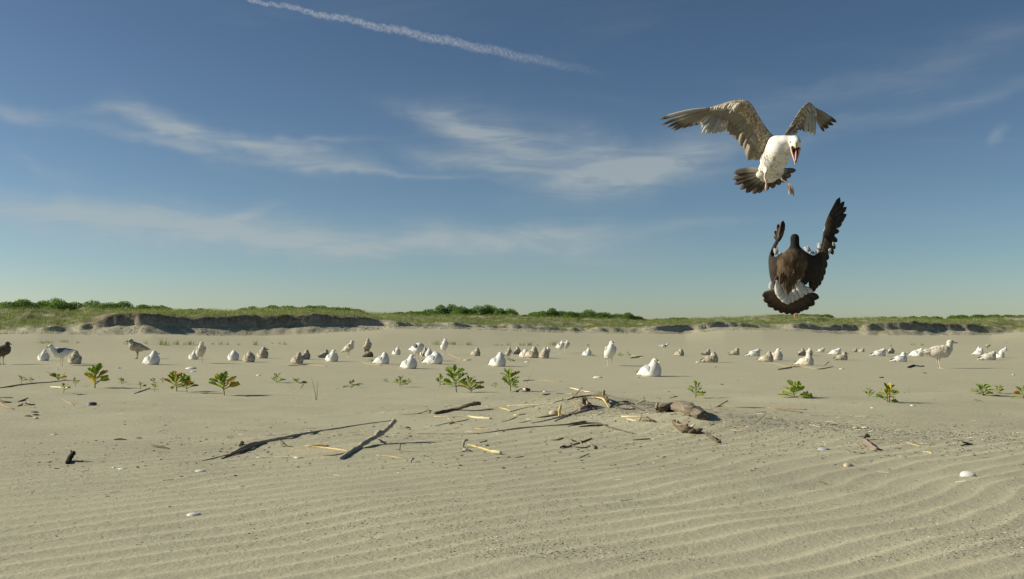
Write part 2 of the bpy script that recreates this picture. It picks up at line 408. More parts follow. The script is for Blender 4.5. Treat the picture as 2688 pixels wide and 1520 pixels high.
def spray(n, d0, d1, seed, dens):
    rg = np.random.default_rng(seed); px = rg.uniform(-350, 3050, n); d = rg.uniform(d0, d1, n)
    Yd = dune_foot(px)+dune_wave(px)+d; x = (px-1344)/FPX*Yd
    keep = rg.uniform(0, 1, n) < dens(px, d, x, Yd, rg)
    x, Yd = x[keep], Yd[keep]; return np.stack([x, Yd, height(x, Yd)-.02], 1), rg
def d_top(px, d, x, y, rg): return np.clip(.8+.6*fbm(x/1.6, y/1.6, 91, 3), .1, 1)*ss(d, .9, 1.6)*(1-.4*ss(d, 4, 9))
P, rg = spray(150000, .9, 13, 5, d_top)
V, F = blades(P, .21, .013, rg, .6); tag(obj('dune_grass', tri_mesh('dune_grass', V, F), None, M_GRASS), kind='stuff')
def d_left(px, d, x, y, rg): return np.where((px < 120) | (px > 2560), np.clip(.25+.9*fbm(x/.8, y/.8, 93, 3), 0, 1), np.clip(.12+.9*fbm(x/.7, y/.5, 94, 3), 0, 1)*.75)
P, rg = spray(46000, -.3, 3.0, 6, d_left)
V, F = blades(P, .17, .012, rg, .5); tag(obj('scarp_grass', tri_mesh('scarp_grass', V, F), None, M_GRASS), kind='stuff')
P, rg = spray(20000, .74, 1.05, 7, lambda px, d, x, y, rg: np.where((px > 120) & (px < 2560), np.clip(.5+.8*fbm(px/60., px*0, 95, 3), 0, 1), .1))
V, F = blades(P, .26, .014, rg, .35, True); tag(obj('hanging_roots', tri_mesh('hanging_roots', V, F), None, M_ROOT), kind='stuff')
# clods fallen from the scarp
rg = np.random.default_rng(8); px = rg.uniform(-100, 2800, 1600); px = px[rg.uniform(0, 1, 1600) < np.clip(.45+.8*fbm(px/120., px*0, 97, 3), .05, 1)]
d = -.9+1.3*rg.uniform(0, 1, len(px))**.7; Yd = dune_foot(px)+d; x = (px-1344)/FPX*Yd; C = np.stack([x, Yd, height(x, Yd)], 1)
ico = np.array([(1, 0, 0), (-1, 0, 0), (0, 1, 0), (0, -1, 0), (0, 0, 1), (0, 0, -.4)], float); icf = np.array([(0, 2, 4), (2, 1, 4), (1, 3, 4), (3, 0, 4), (2, 0, 5), (1, 2, 5), (3, 1, 5), (0, 3, 5)])
def lumps(name, C, size, mat, rg, flat=.7):
    n = len(C); S = size[:, None, None]*rg.uniform(.5, 1.2, (n, 6, 1)); th = rg.uniform(0, 6.28, n); c, s = np.cos(th), np.sin(th)
    B = ico[None]*np.array([1, .7, flat]); B = np.stack([B[..., 0]*c[:, None]-B[..., 1]*s[:, None], B[..., 0]*s[:, None]+B[..., 1]*c[:, None], B[..., 2]+0*c[:, None]], -1)
    V = (C[:, None]+B*S).reshape(-1, 3); F = (icf[None]+6*np.arange(n)[:, None, None]).reshape(-1, 3)
    return tag(obj(name, fast_mesh(name, V, F), None, mat), kind='stuff')
lumps('sand_clods', C, rg.uniform(.02, .07, len(C)), M_DUNE, rg)

# small separate tufts of beach grass on the open sand in front of the dune
TUFTS = [(110,901,22,8),(128,900,20,10),(166,898,26,10),(205,901,8,7),(334,904,12,16),(383,903,9,15),(424,906,26,22),(441,905,6,11),(464,905,17,16),(484,905,9,10),(497,905,18,15),(506,904,6,12),
 (580,905,12,14),(598,905,8,10),(558,904,10,6),(627,906,5,9),(669,906,17,16),(714,902,6,5),(733,904,7,9),(749,905,13,12),(1144,905,22,14),(1191,905,30,13),(1227,906,24,13),(1302,907,12,9),(1334,907,6,11),(1318,907,8,5),
 (1369,907,16,10),(1390,907,20,15),(1411,907,5,9),(1451,907,26,15),(1542,908,10,10),(2339,909,6,7),(2398,906,14,8),(2421,907,10,8),(2641,901,4,6)]
where_t = ['beside the white standing gull', 'left of the brown wader pair', 'right of the tall gull']
for k, (px, row, wd, hp) in enumerate(TUFTS):
    g = hit(px, row); sc_ = g.y/FPX; rg = np.random.default_rng(300+k); n = int(8+wd*1.3)
    P = np.stack([rg.normal(0, .27, n)*wd*sc_, rg.normal(0, .05, n), 0*np.arange(n)-.01], 1)
    V, F = blades(P, hp*sc_*.95, .011, rg, .28)
    o = obj('grass_tuft', tri_mesh('grass_tuft', V, F), None, M_GRASS); o.location = g
    side = 'wide' if wd > 19 else ('narrow' if wd < 9 else 'small')
    order = 'number %d' % k
    tag(o, None, 'grass tuft', 'grass tufts on the open sand before the dune')
    o['_k'] = k
TL = ['faint sparse tuft between the two leftmost sitting gulls, on the rear sand', 'sparse tuft behind the white gull on the far left, its left patch', 'sparse tuft just behind the grey backed gull striding at left',
 'single low sprig right of the grey backed gull at left', 'short tuft by the beak of the brown gull at left', 'lone upright tuft right of the brown standing gull at left', 'biggest dense tuft of the left row of beach grass',
 'thin sprig touching the biggest left tuft', 'loose tuft next right of the biggest left one', 'small sprig left of the yellow billed gull', 'broad tuft just left of the yellow billed gull', 'thin sprig nearest the head of the yellow billed gull',
 'upright tuft first to the right of the yellow billed gull', 'small leaning tuft second to the right of the yellow billed gull', 'very low sprig directly right of the yellow billed gull', 'tiny yellowish sprig alone below the dark scarp',
 'dense little tuft behind the brown gull pair left of centre', 'tiny sprig left of the two small tufts under the dark scarp', 'left one of two small tufts under the dark scarp end', 'right one of two small tufts under the dark scarp end',
 'wide thin tuft left of the white gull standing near centre', 'wide tuft right of the white gull standing near centre', 'wide tuft ending the row right of the central white gull', 'small tuft above the big white gull preening at centre',
 'lone spiky sprig above the mottled gulls at centre', 'very low sprig between two small central tufts', 'small left piece of the broad central tuft', 'broad central tuft above the mottled gulls', 'lone thin stalk right of the broad central tuft',
 'dense tuft touching the pair of white standing gulls', 'small tuft above the lone sitting gull right of centre', 'tiny dark sprig above the brown gull left of the tall gull', 'pale tuft left of the tall grey gull', 'second pale tuft nearest the tall grey gull', 'tiny stalk at the far right under the dune']
for o in [o for o in bpy.data.objects if '_k' in o]:
    o['label'] = TL[o['_k']]; del o['_k']

# ------------------------------------------------------------------ sea rocket seedlings
M_PLANT = material('fleshy_green_leaf', m_leaf((.14, .25, .03), (.26, .38, .05), (.42, .48, .09)), .65, .2)
M_PLANT2 = material('yellowing_leaf', m_leaf((.32, .38, .05), (.52, .46, .06), (.62, .44, .05)), .65, .2)
M_PLANT3 = material('orange_withering_leaf', m_leaf((.55, .36, .05), (.66, .40, .05), (.48, .24, .05)), .6, .3)
M_STEM = material('pale_green_stem', lambda t, tc, b: (t.ramp(t.noise(tc.outputs['Object'], 25, 2), [(.3, (.20, .25, .07)), (.7, (.32, .30, .12))]), None), .6, .3)
def leaf_mesh(seed, fold=.25, droop=.3):
    """lobed thick leaf along +X, length 1, rib below"""
    r = random.Random(seed); n = 13; V, F = [], []
    for i in range(n):
        u = i/(n-1); wdt = .035 if u < .34 else .235*math.sin(math.pi*min(1, ((u-.30)/.72)**1.1))**.75*(1.12 if i % 2 else .78)*r.uniform(.85, 1.15)
        if i == n-1: wdt = .015
        z = u*.15-droop*u*u; x = u
        for sgn, ww in ((-1, 1), (-.5, .5), (0, 0), (.5, .5), (1, 1)):
            V.append((x+(.05 if i % 2 and abs(sgn) == 1 else 0), sgn*wdt, z+abs(ww)*wdt*fold+(.0)))
        V.append((x, 0, z-.035*(1-u)-.01))
    for i in range(n-1):
        a, b = i*6, (i+1)*6
        for k in range(4): F.append((a+k, a+k+1, b+k+1, b+k))
        F.append((a+4, a+5, b+5, b+4)); F.append((a+5, a, b, b+5))
    return mesh('leaf', V, F)
LEAVES = {}
for kind, mt in (('g', M_PLANT), ('y', M_PLANT2), ('o', M_PLANT3)):
    LEAVES[kind] = []
    for q in range(3):
        me = leaf_mesh(q*7+len(kind), .3, (.12, .3, .5)[q]); me.materials.append(mt); LEAVES[kind].append(me)
PLANTS = [  # column, base row, height, width in picture pixels, bare stem fraction, leaves, how yellow, label
 (56,1007,21,26,.55,5,.0,'tiny two leaved seedling at the far left edge, above the long dead stalk'),
 (80,1003,13,22,.2,6,.1,'tiny flat seedling second from the left edge'),
 (152,998,14,42,.1,7,.05,'dark flattened seedling lying against a crossed stalk at left'),
 (198,1014,22,24,.4,6,.5,'small yellowing seedling left of the tall orange leaved plant'),
 (249,1019,61,72,.25,16,.45,'tall plant with orange and yellow leaves in front of the left gulls'),
 (320,1008,18,24,.1,9,.15,'small compact seedling right of the tall orange leaved plant'),
 (167,1033,28,36,.55,6,.0,'small dark green seedling in front at left, over a cream stalk'),
 (369,1023,22,26,.5,4,.3,'small yellow green seedling with three upright leaves'),
 (406,1029,22,22,.4,6,.75,'small orange tipped seedling beside the cream stalk end'),
 (402,1006,13,24,.2,6,.2,'low seedling behind the orange tipped one'),
 (426,1005,14,22,.2,6,.0,'low dark green seedling left of the big yellow plant'),
 (464,1028,54,72,.3,17,.45,'big yellow centred plant, tallest of the left trio'),
 (491,1030,46,46,.35,14,.05,'dark green plant pressed against the big yellow one'),
 (589,1038,59,78,.4,18,.35,'wide flat topped plant on a long bare stem left of centre'),
 (725,1004,24,46,.05,9,.1,'spreading low star shaped plant left of the grass blades'),
 (783,1006,14,32,.05,8,.1,'low rosette beside the short upright peg'),
 (922,1018,20,42,.1,9,.05,'spreading low green plant right of the grass blades'),
 (1011,1003,11,15,.1,5,.0,'tiny upright seedling left of the paired plants near centre'),
 (1049,1016,28,38,.25,9,.1,'fan shaped plant, taller of the pair near centre'),
 (1072,1007,14,20,.05,8,.05,'short dense plant, lower of the pair near centre'),
 (1154,1015,31,30,.25,7,.1,'slender seedling left of the tallest central plant'),
 (1198,1030,72,56,.3,15,.12,'tallest plant, mid row, on a long stem with an orange lower leaf'),
 (1237,1031,42,66,.2,17,.2,'bushy plant just right of the tallest central one'),
 (1299,1018,14,20,.2,5,.2,'tiny seedling between two big central plants'),
 (1340,1028,60,54,.3,17,.12,'tall plant with an orange side leaf, right of the bushy central one'),
 (1825,1045,46,42,.15,11,.08,'single upright plant above the weathered log'),
 (2084,1044,42,76,.02,15,.15,'broad rosette with one orange leaf, right of the log'),
 (2280,1041,23,36,.02,9,.05,'small rosette left of the plant with the yellow blade leaf'),
 (2328,1056,48,58,.05,13,.2,'rosette with one tall yellow blade leaf at right'),
 (2578,1038,33,58,.02,15,.0,'dark dense rosette at far right with a shadow to its left'),
 (2621,1033,24,28,.02,9,.0,'smaller dark rosette right beside the dense one'),
 (2686,1048,36,56,.1,10,.4,'orange edged plant cut by the right picture edge'),
 (2564,1054,7,16,.0,4,.0,'tiny sprout below the two dark rosettes at far right'),
 (1558,937,8,12,.1,5,.1,'tiny plant beside the lone white gull right of centre'),
 (1340,949,10,20,.1,7,.1,'tiny green plant at the foot of the mottled gulls'),
 (1650,937,13,13,.3,6,.0,'tiny pale plant right of the big standing gull'),
 (1627,938,13,20,.2,6,.2,'tiny yellowish plant touching the big standing gull from the right'),
 (975,952,12,18,.3,6,.2,'tiny plant in front of the grey gull left of centre'),
 (1122,934,12,14,.2,5,.0,'tiny plant among the gulls behind the preening ones')]
for k, (px, row, hp, wp, st, nl, yel, lab) in enumerate(PLANTS):
    g = hit(px, row); s = g.y/FPX; rnd = random.Random(500+k); H, W = hp*s, wp*s/2
    root = thing('sea_rocket_plant', g, lab, 'plant', 'sea rocket seedlings on the sand')
    lean = rnd.uniform(-.12, .12); stem_h = max(H*.62, .004)
    Ps, rs = resample([(0, 0, -.01), (lean*H*.3, 0, stem_h*.4), (lean*H, 0, stem_h)], [max(.0030, H*.034), max(.0024, H*.028), .0022], 3)
    v, f, uv = tube(Ps, rs, 6, k); obj('stem', mesh('plant_stem', v, f), root, M_STEM)
    nl = int(nl*1.0)+2
    for q in range(nl):
        u = st+(1-st)*(q/(nl-1))**.9; kind = 'g'
        low = 1-q/(nl-1)
        if rnd.random() < yel*(.3+.9*low): kind = 'o' if rnd.random() < .3+.2*low else 'y'
        az = q*2.4+rnd.uniform(-.5, .5); el = R(rnd.uniform(4, 42)+40*(1-low)**1.3)
        L = (W*(.95+.4*rnd.random())*(.55+.5*low) if el < R(40) else (H*.48*rnd.uniform(.8, 1.2)))+.004
        if q == nl-1: L = max(H-stem_h, H*.35)*1.05; el = R(78)
        if abs(math.cos(az)) < .35: az += .6
        o = obj('leaf', rnd.choice(LEAVES[kind]), root)
        zz = stem_h*min(u, 1.0); o.location = (lean*H*u, 0, zz)
        q3 = Matrix.Rotation(az, 4, 'Z') @ Matrix.Rotation(-el, 4, 'Y') @ Matrix.Rotation(rnd.uniform(-.9, .9), 4, 'X'); o.rotation_euler = q3.to_euler(); o.scale = (L, L*rnd.uniform(.8, 1.1), L)
    if lab.startswith('rosette with one tall yellow'):
        o = obj('leaf', LEAVES['y'][0], root); o.location = (.02, 0, .01); o.rotation_euler = (0, -R(82), .4); o.scale = (H, H*.8, H)
        o['label'] = 'tall upright yellow brown leaf'
# two lone grass blades
for px, row, pts, lab in ((830, 1050, [(817, 991), (826, 1025), (829, 1050)], 'longer thin grass blade leaning left out of bare sand'), (832, 1050, [(834, 999), (833, 1025), (831, 1050)], 'shorter upright thin grass blade beside the leaning one'),
                          (1383, 1006, [(1394, 982), (1388, 994), (1383, 1006)], 'thin brown upright blade over the dark stalk near centre')):
    g = hit(px, row); Ps = [at(x, y, g.y) for x, y in pts]; Ps, rs = resample(Ps, [.0008, .0022, .0025], 4)
    v, f, uv = tube([p-g for p in Ps], rs, 5, 3); o = obj('grass_sprig', mesh('grass_sprig', v, f), None, M_GRASS); o.location = g; tag(o, lab, 'grass blade')

# ------------------------------------------------------------------ driftwood, stalks, shells
def m_wood(dark, mid, light, sc_=1.0):
    def f(t, tc, b):
        n = t.noise(t.mapping(tc.outputs['UV'], (9, 8*sc_, 1)), 3, 5, .7, .3); n2 = t.noise(tc.outputs['Object'], 60, 3)
        c = t.ramp(t.math('ADD', t.math('MULTIPLY', n, .7), t.math('MULTIPLY', n2, .3)), [(.34, dark), (.5, mid), (.66, light)])
        return c, (n, .8, .003)
    return f
WOOD = {'log': material('weathered_brown_log', m_wood((.06, .05, .036), (.18, .15, .11), (.34, .30, .23)), .9, .1), 'grey': material('grey_driftwood', m_wood((.15, .13, .10), (.38, .34, .27), (.56, .51, .41)), .9, .1),
        'dark': material('dark_driftwood', m_wood((.04, .032, .023), (.13, .105, .072), (.27, .22, .155)), .9, .1),
        'brown': material('brown_stalk', m_wood((.14, .105, .06), (.30, .24, .14), (.46, .39, .25)), .85, .15),
        'cream': material('cream_reed', m_wood((.48, .40, .22), (.68, .59, .37), (.78, .70, .48)), .7, .25),
        'yellow': material('yellow_reed', m_wood((.38, .26, .09), (.60, .46, .19), (.70, .58, .29)), .7, .25),
        'black': material('charred_wood', m_wood((.012, .012, .012), (.03, .028, .026), (.07, .065, .06)), .85, .15),
        'pink': material('pinkish_wood', m_wood((.12, .085, .07), (.27, .20, .17), (.38, .30, .26)), .9, .1)}
def stick_path(pts, sink=.25):
    out, rad = [], []
    for p in pts:
        px, py, r = p[0], p[1], p[2]
        if len(p) > 3:                       # raised: p[3] is the picture row of the ground below it
            g = hit(px, p[3]); q = at(px, py, g.y); s = g.y/FPX; out.append(q); rad.append(r*s)
        else:
            g = hit(px, py+r*.8); s = g.y/FPX; out.append(g+Vector((0, 0, r*s*(1-2*sink)))); rad.append(r*s)
    return out, rad
def stick(name, cat, mat, pts, lab, group=None, extra=(), sub=4, rough=.2, flat=1.0, sides=8, seed=None, groove=0):
    if max(q[2] for q in pts) < 6.5: pts = [(q[0], q[1], q[2]*(.62 if i in (0, len(pts)-1) else .8))+tuple(q[3:]) for i, q in enumerate(pts)]
    elif not groove: pts = [(q[0], q[1], q[2]*.72)+tuple(q[3:]) for q in pts]
    P, rad = stick_path(pts); o0 = P[len(P)//2].copy(); Q, rr = resample(P, rad, sub)
    rnd = random.Random(sum(map(ord, lab)) if seed is None else seed)
    Q = [q+Vector((rnd.uniform(-1, 1), rnd.uniform(-1, 1), rnd.uniform(-.6, .6)))*rr[i]*rough*1.2 for i, q in enumerate(Q)]
    v, f, uv = tube([q-o0 for q in Q], rr, sides, len(lab), rough, flat)
    if groove:
        cs = [q-o0 for q in Q]; v = [cs[i//sides]+(p-cs[i//sides])*(1+groove*math.sin((i % sides)*2.3+.25*(i//sides))*math.cos((i//sides)*.5+(i % sides))) for i, p in enumerate(v)]
    if extra:
        root = thing(name, o0, lab, cat, group); obj('main_stem', mesh(name, v, f, True, uv), root, WOOD[mat])
        for nm, pts2, m2 in extra:
            P2, r2 = stick_path(pts2, .0); Q2, rr2 = resample(P2, r2, 3); v, f, uv = tube([q-o0 for q in Q2], rr2, 7, len(nm), .15)
            obj(nm, mesh(nm, v, f, True, uv), root, WOOD[m2])
        return root
    o = obj(name, mesh(name, v, f, True, uv), None, WOOD[mat]); o.location = o0
    return tag(o, lab, cat, group)
DW, RD, TW = 'driftwood', 'reed stalk', 'twig'
stick('driftwood_branch', DW, 'grey', [(606,1190,5),(628,1180,8),(652,1167,7),(690,1158,5.5),(731,1150,5),(780,1141,4.5),(826,1133,3.8),(880,1125,2.6),(935,1116,1.8),(985,1109,1.5),(1028,1104,1.6)], 'long grey driftwood branch, knobbed at its left end, half sunk in sand',
      extra=[('side_branch', [(581,1204,1.2),(612,1193,2.6),(641,1183,3.4),(672,1170,2.6),(700,1163,1.5)], 'dark'), ('knot', [(628,1170,3),(634,1163,5),(640,1164,3)], 'brown')], rough=.2)
stick('driftwood_branch', DW, 'grey', [(893,1203,6),(915,1188,7.5),(940,1173,8.5),(965,1158,9,1170),(984,1147,9,1166),(1004,1135,8.5,1162),(1020,1122,8,1160),(1036,1104,8.5,1156)], 'thick forked grey driftwood propped up and leaning right',
      extra=[('knot', [(984,1148,6,1166),(996,1137,9,1163),(1008,1138,6,1162)], 'grey'), ('spur', [(946,1127,1.5,1150),(966,1139,2,1158),(986,1151,2.6,1166)], 'brown')], rough=.2)
stick('driftwood_plank', DW, 'dark', [(1141,1083,8),(1165,1079,7),(1193,1073,7),(1225,1065,8,1078),(1245,1060,9.5,1076),(1262,1059,7,1074)], 'dark flat piece of plank lying on a low sand bank left of the debris mound', rough=.18, flat=.8)
stick('driftwood_log', DW, 'log', [(1724,1076,6),(1732,1072,12),(1752,1066,17),(1778,1064,20),(1805,1068,20),(1828,1078,18),(1845,1088,16),(1850,1092,9)], 'thick arched weathered log, the largest piece of wood',
      groove=.16, extra=[('stub', [(1723,1072,3,1082),(1725,1064,4,1082),(1726,1057,3.5,1082)], 'brown')], rough=.07, flat=.8, sides=26, sub=8)
stick('bark_chunk', 'bark', 'dark', [(1769,1104,5),(1774,1113,10),(1790,1124,12),(1812,1129,14),(1830,1131,9),(1848,1137,4)], 'jagged dark chunk of bark and root below the large log',
      extra=[('splinter', [(1776,1114,3,1125),(1790,1116,4,1128),(1806,1115,3,1131)], 'brown'), ('splinter', [(1775,1112,3,1124),(1780,1103,2,1124)], 'brown'),
             ('splinter', [(1812,1124,4,1134),(1824,1113,1.5,1134)], 'cream'), ('splinter', [(1832,1128,5,1138),(1845,1127,2,1138)], 'dark')], rough=.4, sides=9)
stick('bark_chunk', 'bark', 'dark', [(1851,1139,3),(1862,1144,6),(1874,1151,8),(1882,1160,5)], 'small dark lump of bark at the tail of the jagged chunk',
      extra=[('thorn', [(1882,1163,2.2,1166),(1888,1156,1.6,1165),(1893,1150,.8,1165)], 'brown')], rough=.3)
# the heap of roots and stalks on the mound
stick('root_stump', DW, 'dark', [(1529,1046,5,1068),(1534,1050,9,1069),(1541,1058,10),(1553,1068,7),(1562,1074,3)], 'dark jagged root stump sticking out of the debris mound',
      extra=[('splinter', [(1530,1060,5,1072),(1531,1048,3,1072),(1528,1044,1,1072)], 'dark'), ('splinter', [(1543,1062,4,1074),(1540,1052,2.5,1072),(1534,1046,1,1072)], 'grey'), ('root', [(1522,1074,4),(1534,1071,6),(1546,1067,4)], 'pink')], rough=.35)
stick('driftwood_spike', DW, 'brown', [(1498,1052,1.8,1068),(1510,1059,3.2,1072),(1524,1066,5,1075),(1538,1072,6)], 'pointed brown spike of wood leaning against the root stump')
stick('arched_branch', DW, 'dark', [(1488,1050,1.2),(1501,1045,2.4),(1526,1040,3),(1555,1038,3),(1582,1038,3.6,1050),(1592,1045,5,1056),(1598,1052,4,1060)], 'dark arched branch spanning the top of the debris mound',
      extra=[('stub', [(1583,1040,3.5,1052),(1585,1032,3.5,1052),(1585,1026,5,1052),(1586,1024,3,1052)], 'brown')])
stick('stalk', RD, 'yellow', [(1554,1042,1.2),(1575,1044,3,1054),(1586,1050,4,1060),(1592,1060,3,1067),(1599,1071,1.5)], 'yellow bent stalk falling over the right of the debris mound')
stick('leaning_stick', DW, 'brown', [(1501,1044,2.2),(1514,1031,2.4,1046),(1528,1017,2.6,1047)], 'brown stick leaning up to the right, the highest on the debris mound')
stick('stalk', RD, 'cream', [(1497,1018,1.8),(1520,1023,2.2),(1537,1027,1.8),(1551,1029,1.5)], 'cream straight stalk crossing behind the leaning stick')
stick('twig', TW, 'brown', [(1449,1059,.8),(1462,1054,1.2),(1477,1050,1.6),(1490,1049,1.5)], 'thin twig running into the left of the debris mound', extra=[('spur', [(1475,1053,1.5,1055),(1478,1043,1.2,1055)], 'brown')])
stick('driftwood_branch', DW, 'grey', [(1391,1110,1.2),(1420,1106,1.8),(1450,1099,2.2),(1480,1090,2.4),(1500,1087,2.8),(1525,1080,3.6),(1545,1073,4.2),(1558,1069,4)], 'smooth grey branch curving up the front of the debris mound',
      extra=[('side_branch', [(1455,1106,1),(1478,1095,2),(1498,1086,2.2),(1515,1075,1.6,1082),(1508,1062,1.2,1078)], 'grey')])
stick('reed_piece', RD, 'brown', [(1408,1096,2.2),(1425,1094,3.2),(1443,1091,3.2),(1466,1089,2)], 'short brown reed piece lying left of the upright peg')
stick('wooden_peg', 'peg', 'yellow', [(1467,1092,4),(1469,1078,5,1094),(1471,1064,5,1094)], 'pale upright wooden peg beside a cup shaped shell')
stick('twig_cluster', TW, 'brown', [(1474,1090,1.5),(1484,1083,2),(1494,1088,1.5)], 'small pile of pale twigs right of the upright peg', extra=[('twig', [(1472,1082,1.2,1090),(1482,1085,1.4,1090),(1490,1090,1.2)], 'cream'), ('twig', [(1478,1091,1.2),(1480,1080,1,1090)], 'yellow')])
stick('stalk', RD, 'cream', [(1332,1065,2),(1360,1064,3),(1395,1063,3),(1422,1062,1.5)], 'straight cream stalk on top of the sand left of the debris mound')
stick('twig', TW, 'brown', [(1335,1082,1),(1370,1072,1.4),(1405,1066,1.2)], 'thin brown twig below the straight cream stalk')
stick('stalk', RD, 'yellow', [(1312,1070,2),(1326,1073,2.6),(1341,1078,2)], 'short orange stalk left of the straight cream one')
stick('thick_reed', RD, 'cream', [(1140,1093,1.6),(1180,1093,2),(1230,1092,2),(1240,1094,3),(1265,1096,4),(1289,1098,4.6)], 'bright cream reed widening to the right, under the dark plank')
stick('twig', TW, 'brown', [(1142,1118,1.2),(1175,1110,1.8),(1205,1106,1.8),(1230,1101,1.8)], 'brown twig below the bright cream reed', extra=[('side_twig', [(1180,1113,1.6,1114),(1194,1108,2,1111),(1212,1115,1.2)], 'brown'), ('side_twig', [(1175,1098,1,1110),(1188,1107,1.4,1110)], 'cream')])
stick('long_stalk', RD, 'brown', [(1060,1134,1.2),(1100,1138,1.5),(1193,1139,1.8),(1263,1137,2),(1321,1129,2.2),(1375,1122,2.4),(1430,1118,2.2),(1484,1114,3),(1520,1108,4.5),(1540,1106,4.5)], 'very long thin brown stalk sweeping across the sand before the mound')
stick('dark_stalk', RD, 'dark', [(1490,1119,1.5),(1530,1112,3),(1566,1110,3.6),(1600,1121,2.6),(1640,1132,2.2),(1672,1140,1.4)], 'dark splintered stalk continuing right from the very long one', extra=[('splinter', [(1520,1120,1.2),(1555,1117,2.5),(1596,1116,1.2)], 'dark')])
stick('stalk', RD, 'yellow', [(1248,1125,1.2),(1265,1126,2),(1285,1127,1.2)], 'short pale stalk lying above the very long one')
stick('twig', TW, 'brown', [(1362,1110,1),(1378,1107,1.3),(1395,1104,1)], 'short thin brown twig left of the peg')
stick('twig', TW, 'brown', [(1316,1108,1),(1340,1101,1.4),(1358,1093,1)], 'thin curved twig above the long stalk bend')
stick('wood_chip', 'wood chip', 'cream', [(1348,1089,2),(1362,1088,3.4),(1380,1086,1.6)], 'flat cream chip of wood above the curved twig')
stick('wood_chip', 'wood chip', 'brown', [(1406,1068,2),(1413,1070,3.2),(1417,1072,1.5)], 'little brown chip at the end of the straight cream stalk')
stick('reed_piece', RD, 'cream', [(1340,1031,1.2),(1356,1025,2.4),(1371,1020,2.4),(1385,1024,3.5)], 'cream bent reed at the foot of the tall central plant', extra=[('dark_end', [(1380,1023,5),(1391,1024,3.5)], 'dark')])
stick('wood_chip', 'wood chip', 'brown', [(1419,1035,3),(1430,1035,3.4),(1444,1033,2)], 'brown chip beside a small white shell behind the mound')
stick('stalk', RD, 'yellow', [(1457,1033,1.2),(1480,1033,1.6),(1505,1034,2.6)], 'short yellow stalk behind the mound with a dark tip')
stick('stalk', RD, 'cream', [(1632,1093,3.4),(1655,1093,3),(1685,1093,2.2)], 'cream stalk poking out at the right end of the mound shadow')
stick('twig_cluster', TW, 'dark', [(1684,1103,2),(1700,1104,3),(1722,1108,1.5)], 'knot of dark twigs right of the mound', extra=[('twig', [(1678,1106,1.4,1108),(1684,1095,1.4,1108)], 'dark'), ('twig', [(1684,1093,1.8,1104),(1695,1099,2,1106),(1704,1104,1.4,1108)], 'brown'), ('twig', [(1698,1094,2.6,1104),(1710,1102,1.8,1108),(1725,1108,1)], 'dark')])
stick('stalk', RD, 'cream', [(1645,1099,1.4),(1660,1102,2),(1672,1105,1.2)], 'short cream stalk below the shadowed right end of the mound')
stick('dry_leaf', 'dry leaf', 'cream', [(1669,1059,1.2),(1682,1055,3.2,1060),(1695,1050,1.5,1060)], 'cream dry leaf blade right behind the mound', extra=[('thin_stalk', [(1691,1058,1),(1690.5,1048,.9,1059),(1690,1038,.8,1059)], 'brown')])
stick('twig_cluster', TW, 'brown', [(1609,1070,1.5),(1625,1061,2.4),(1645,1060,2.4),(1660,1059,1.4)], 'curled brown debris right of the mound top', extra=[('twig', [(1612,1066,1.5),(1640,1074,1.6),(1668,1073,1.2)], 'dark'), ('twig', [(1632,1055,1.6),(1650,1055,2.2),(1662,1061,1.5)], 'dark'), ('twig', [(1655,1066,1.5),(1672,1070,2),(1690,1078,1.2)], 'dark')])
stick('reed_piece', RD, 'yellow', [(1228,1166,2.4),(1250,1172,3.4),(1272,1178,3.4),(1293,1185,4)], 'yellow reed with a cut cream end in the front centre', extra=[('cut_end', [(1292,1186,4.6),(1303,1188,5),(1315,1190,4.4)], 'cream')])
stick('wooden_peg', 'peg', 'grey', [(1216,1171,4),(1217,1163,4.5,1174),(1221,1154,4,1174)], 'short grey peg at the left end of the yellow reed', extra=[('spur', [(1220,1156,3,1174),(1229,1155,1.5,1174)], 'dark')])
stick('stone', 'stone', 'grey', [(1216,1181,3),(1222,1179,6),(1232,1182,4),(1237,1183,2)], 'small grey clod below the short peg')
stick('wood_chip', 'wood chip', 'cream', [(1256,1161,1.2),(1266,1159,2.2),(1277,1155,4)], 'cream wedge shaped chip above the yellow reed')
stick('wood_chip', 'wood chip', 'cream', [(1270,1170,2),(1276,1169,3),(1281,1167,1.6)], 'tiny cream chip between the wedge and the yellow reed')
stick('twig_cluster', TW, 'dark', [(1490,1171,1.6),(1510,1165,2.6),(1530,1159,2.6),(1552,1150,2.4)], 'tangle of dark twigs standing off the sand in front of the mound',
      extra=[('twig', [(1443,1154,1),(1460,1155,1.4),(1478,1149,1.2)], 'brown'), ('twig', [(1477,1144,1),(1490,1148,1.6,1158),(1505,1158,1.8)], 'brown'), ('twig', [(1543,1160,1.6,1168),(1552,1168,2,1175),(1560,1178,1.6)], 'brown'),
             ('twig', [(1468,1168,1.4),(1485,1172,1.8),(1502,1172,1.2)], 'brown'), ('twig', [(1500,1166,1.5),(1515,1175,1.8),(1542,1175,1.4)], 'dark'), ('twig', [(1520,1148,1.2,1166),(1524,1160,1.6,1170),(1533,1176,1.2)], 'brown'), ('twig', [(1470,1175,2),(1480,1172,3),(1488,1173,1.5)], 'dark')])
stick('twig', TW, 'brown', [(1412,1160,.8),(1426,1162,1.2),(1442,1165,.9)], 'thin twig left of the dark tangle')
stick('twig', TW, 'brown', [(1518,1203,.9),(1532,1196,1.4),(1546,1190,1)], 'thin pale twig in front of the dark tangle')
stick('flat_stick', DW, 'dark', [(1352,1201,1.4),(1364,1199,2.2),(1376,1197,1.4)], 'short flat dark stick in the front centre', flat=.6)
stick('stick', DW, 'brown', [(1658,1155,2.6),(1680,1153,2.8),(1706,1151,3.2)], 'straight brown stick right of the dark tangle')
stick('twig', TW, 'brown', [(1638,1166,1),(1652,1165,2),(1668,1168,1.1)], 'small thin twig under the straight brown stick')
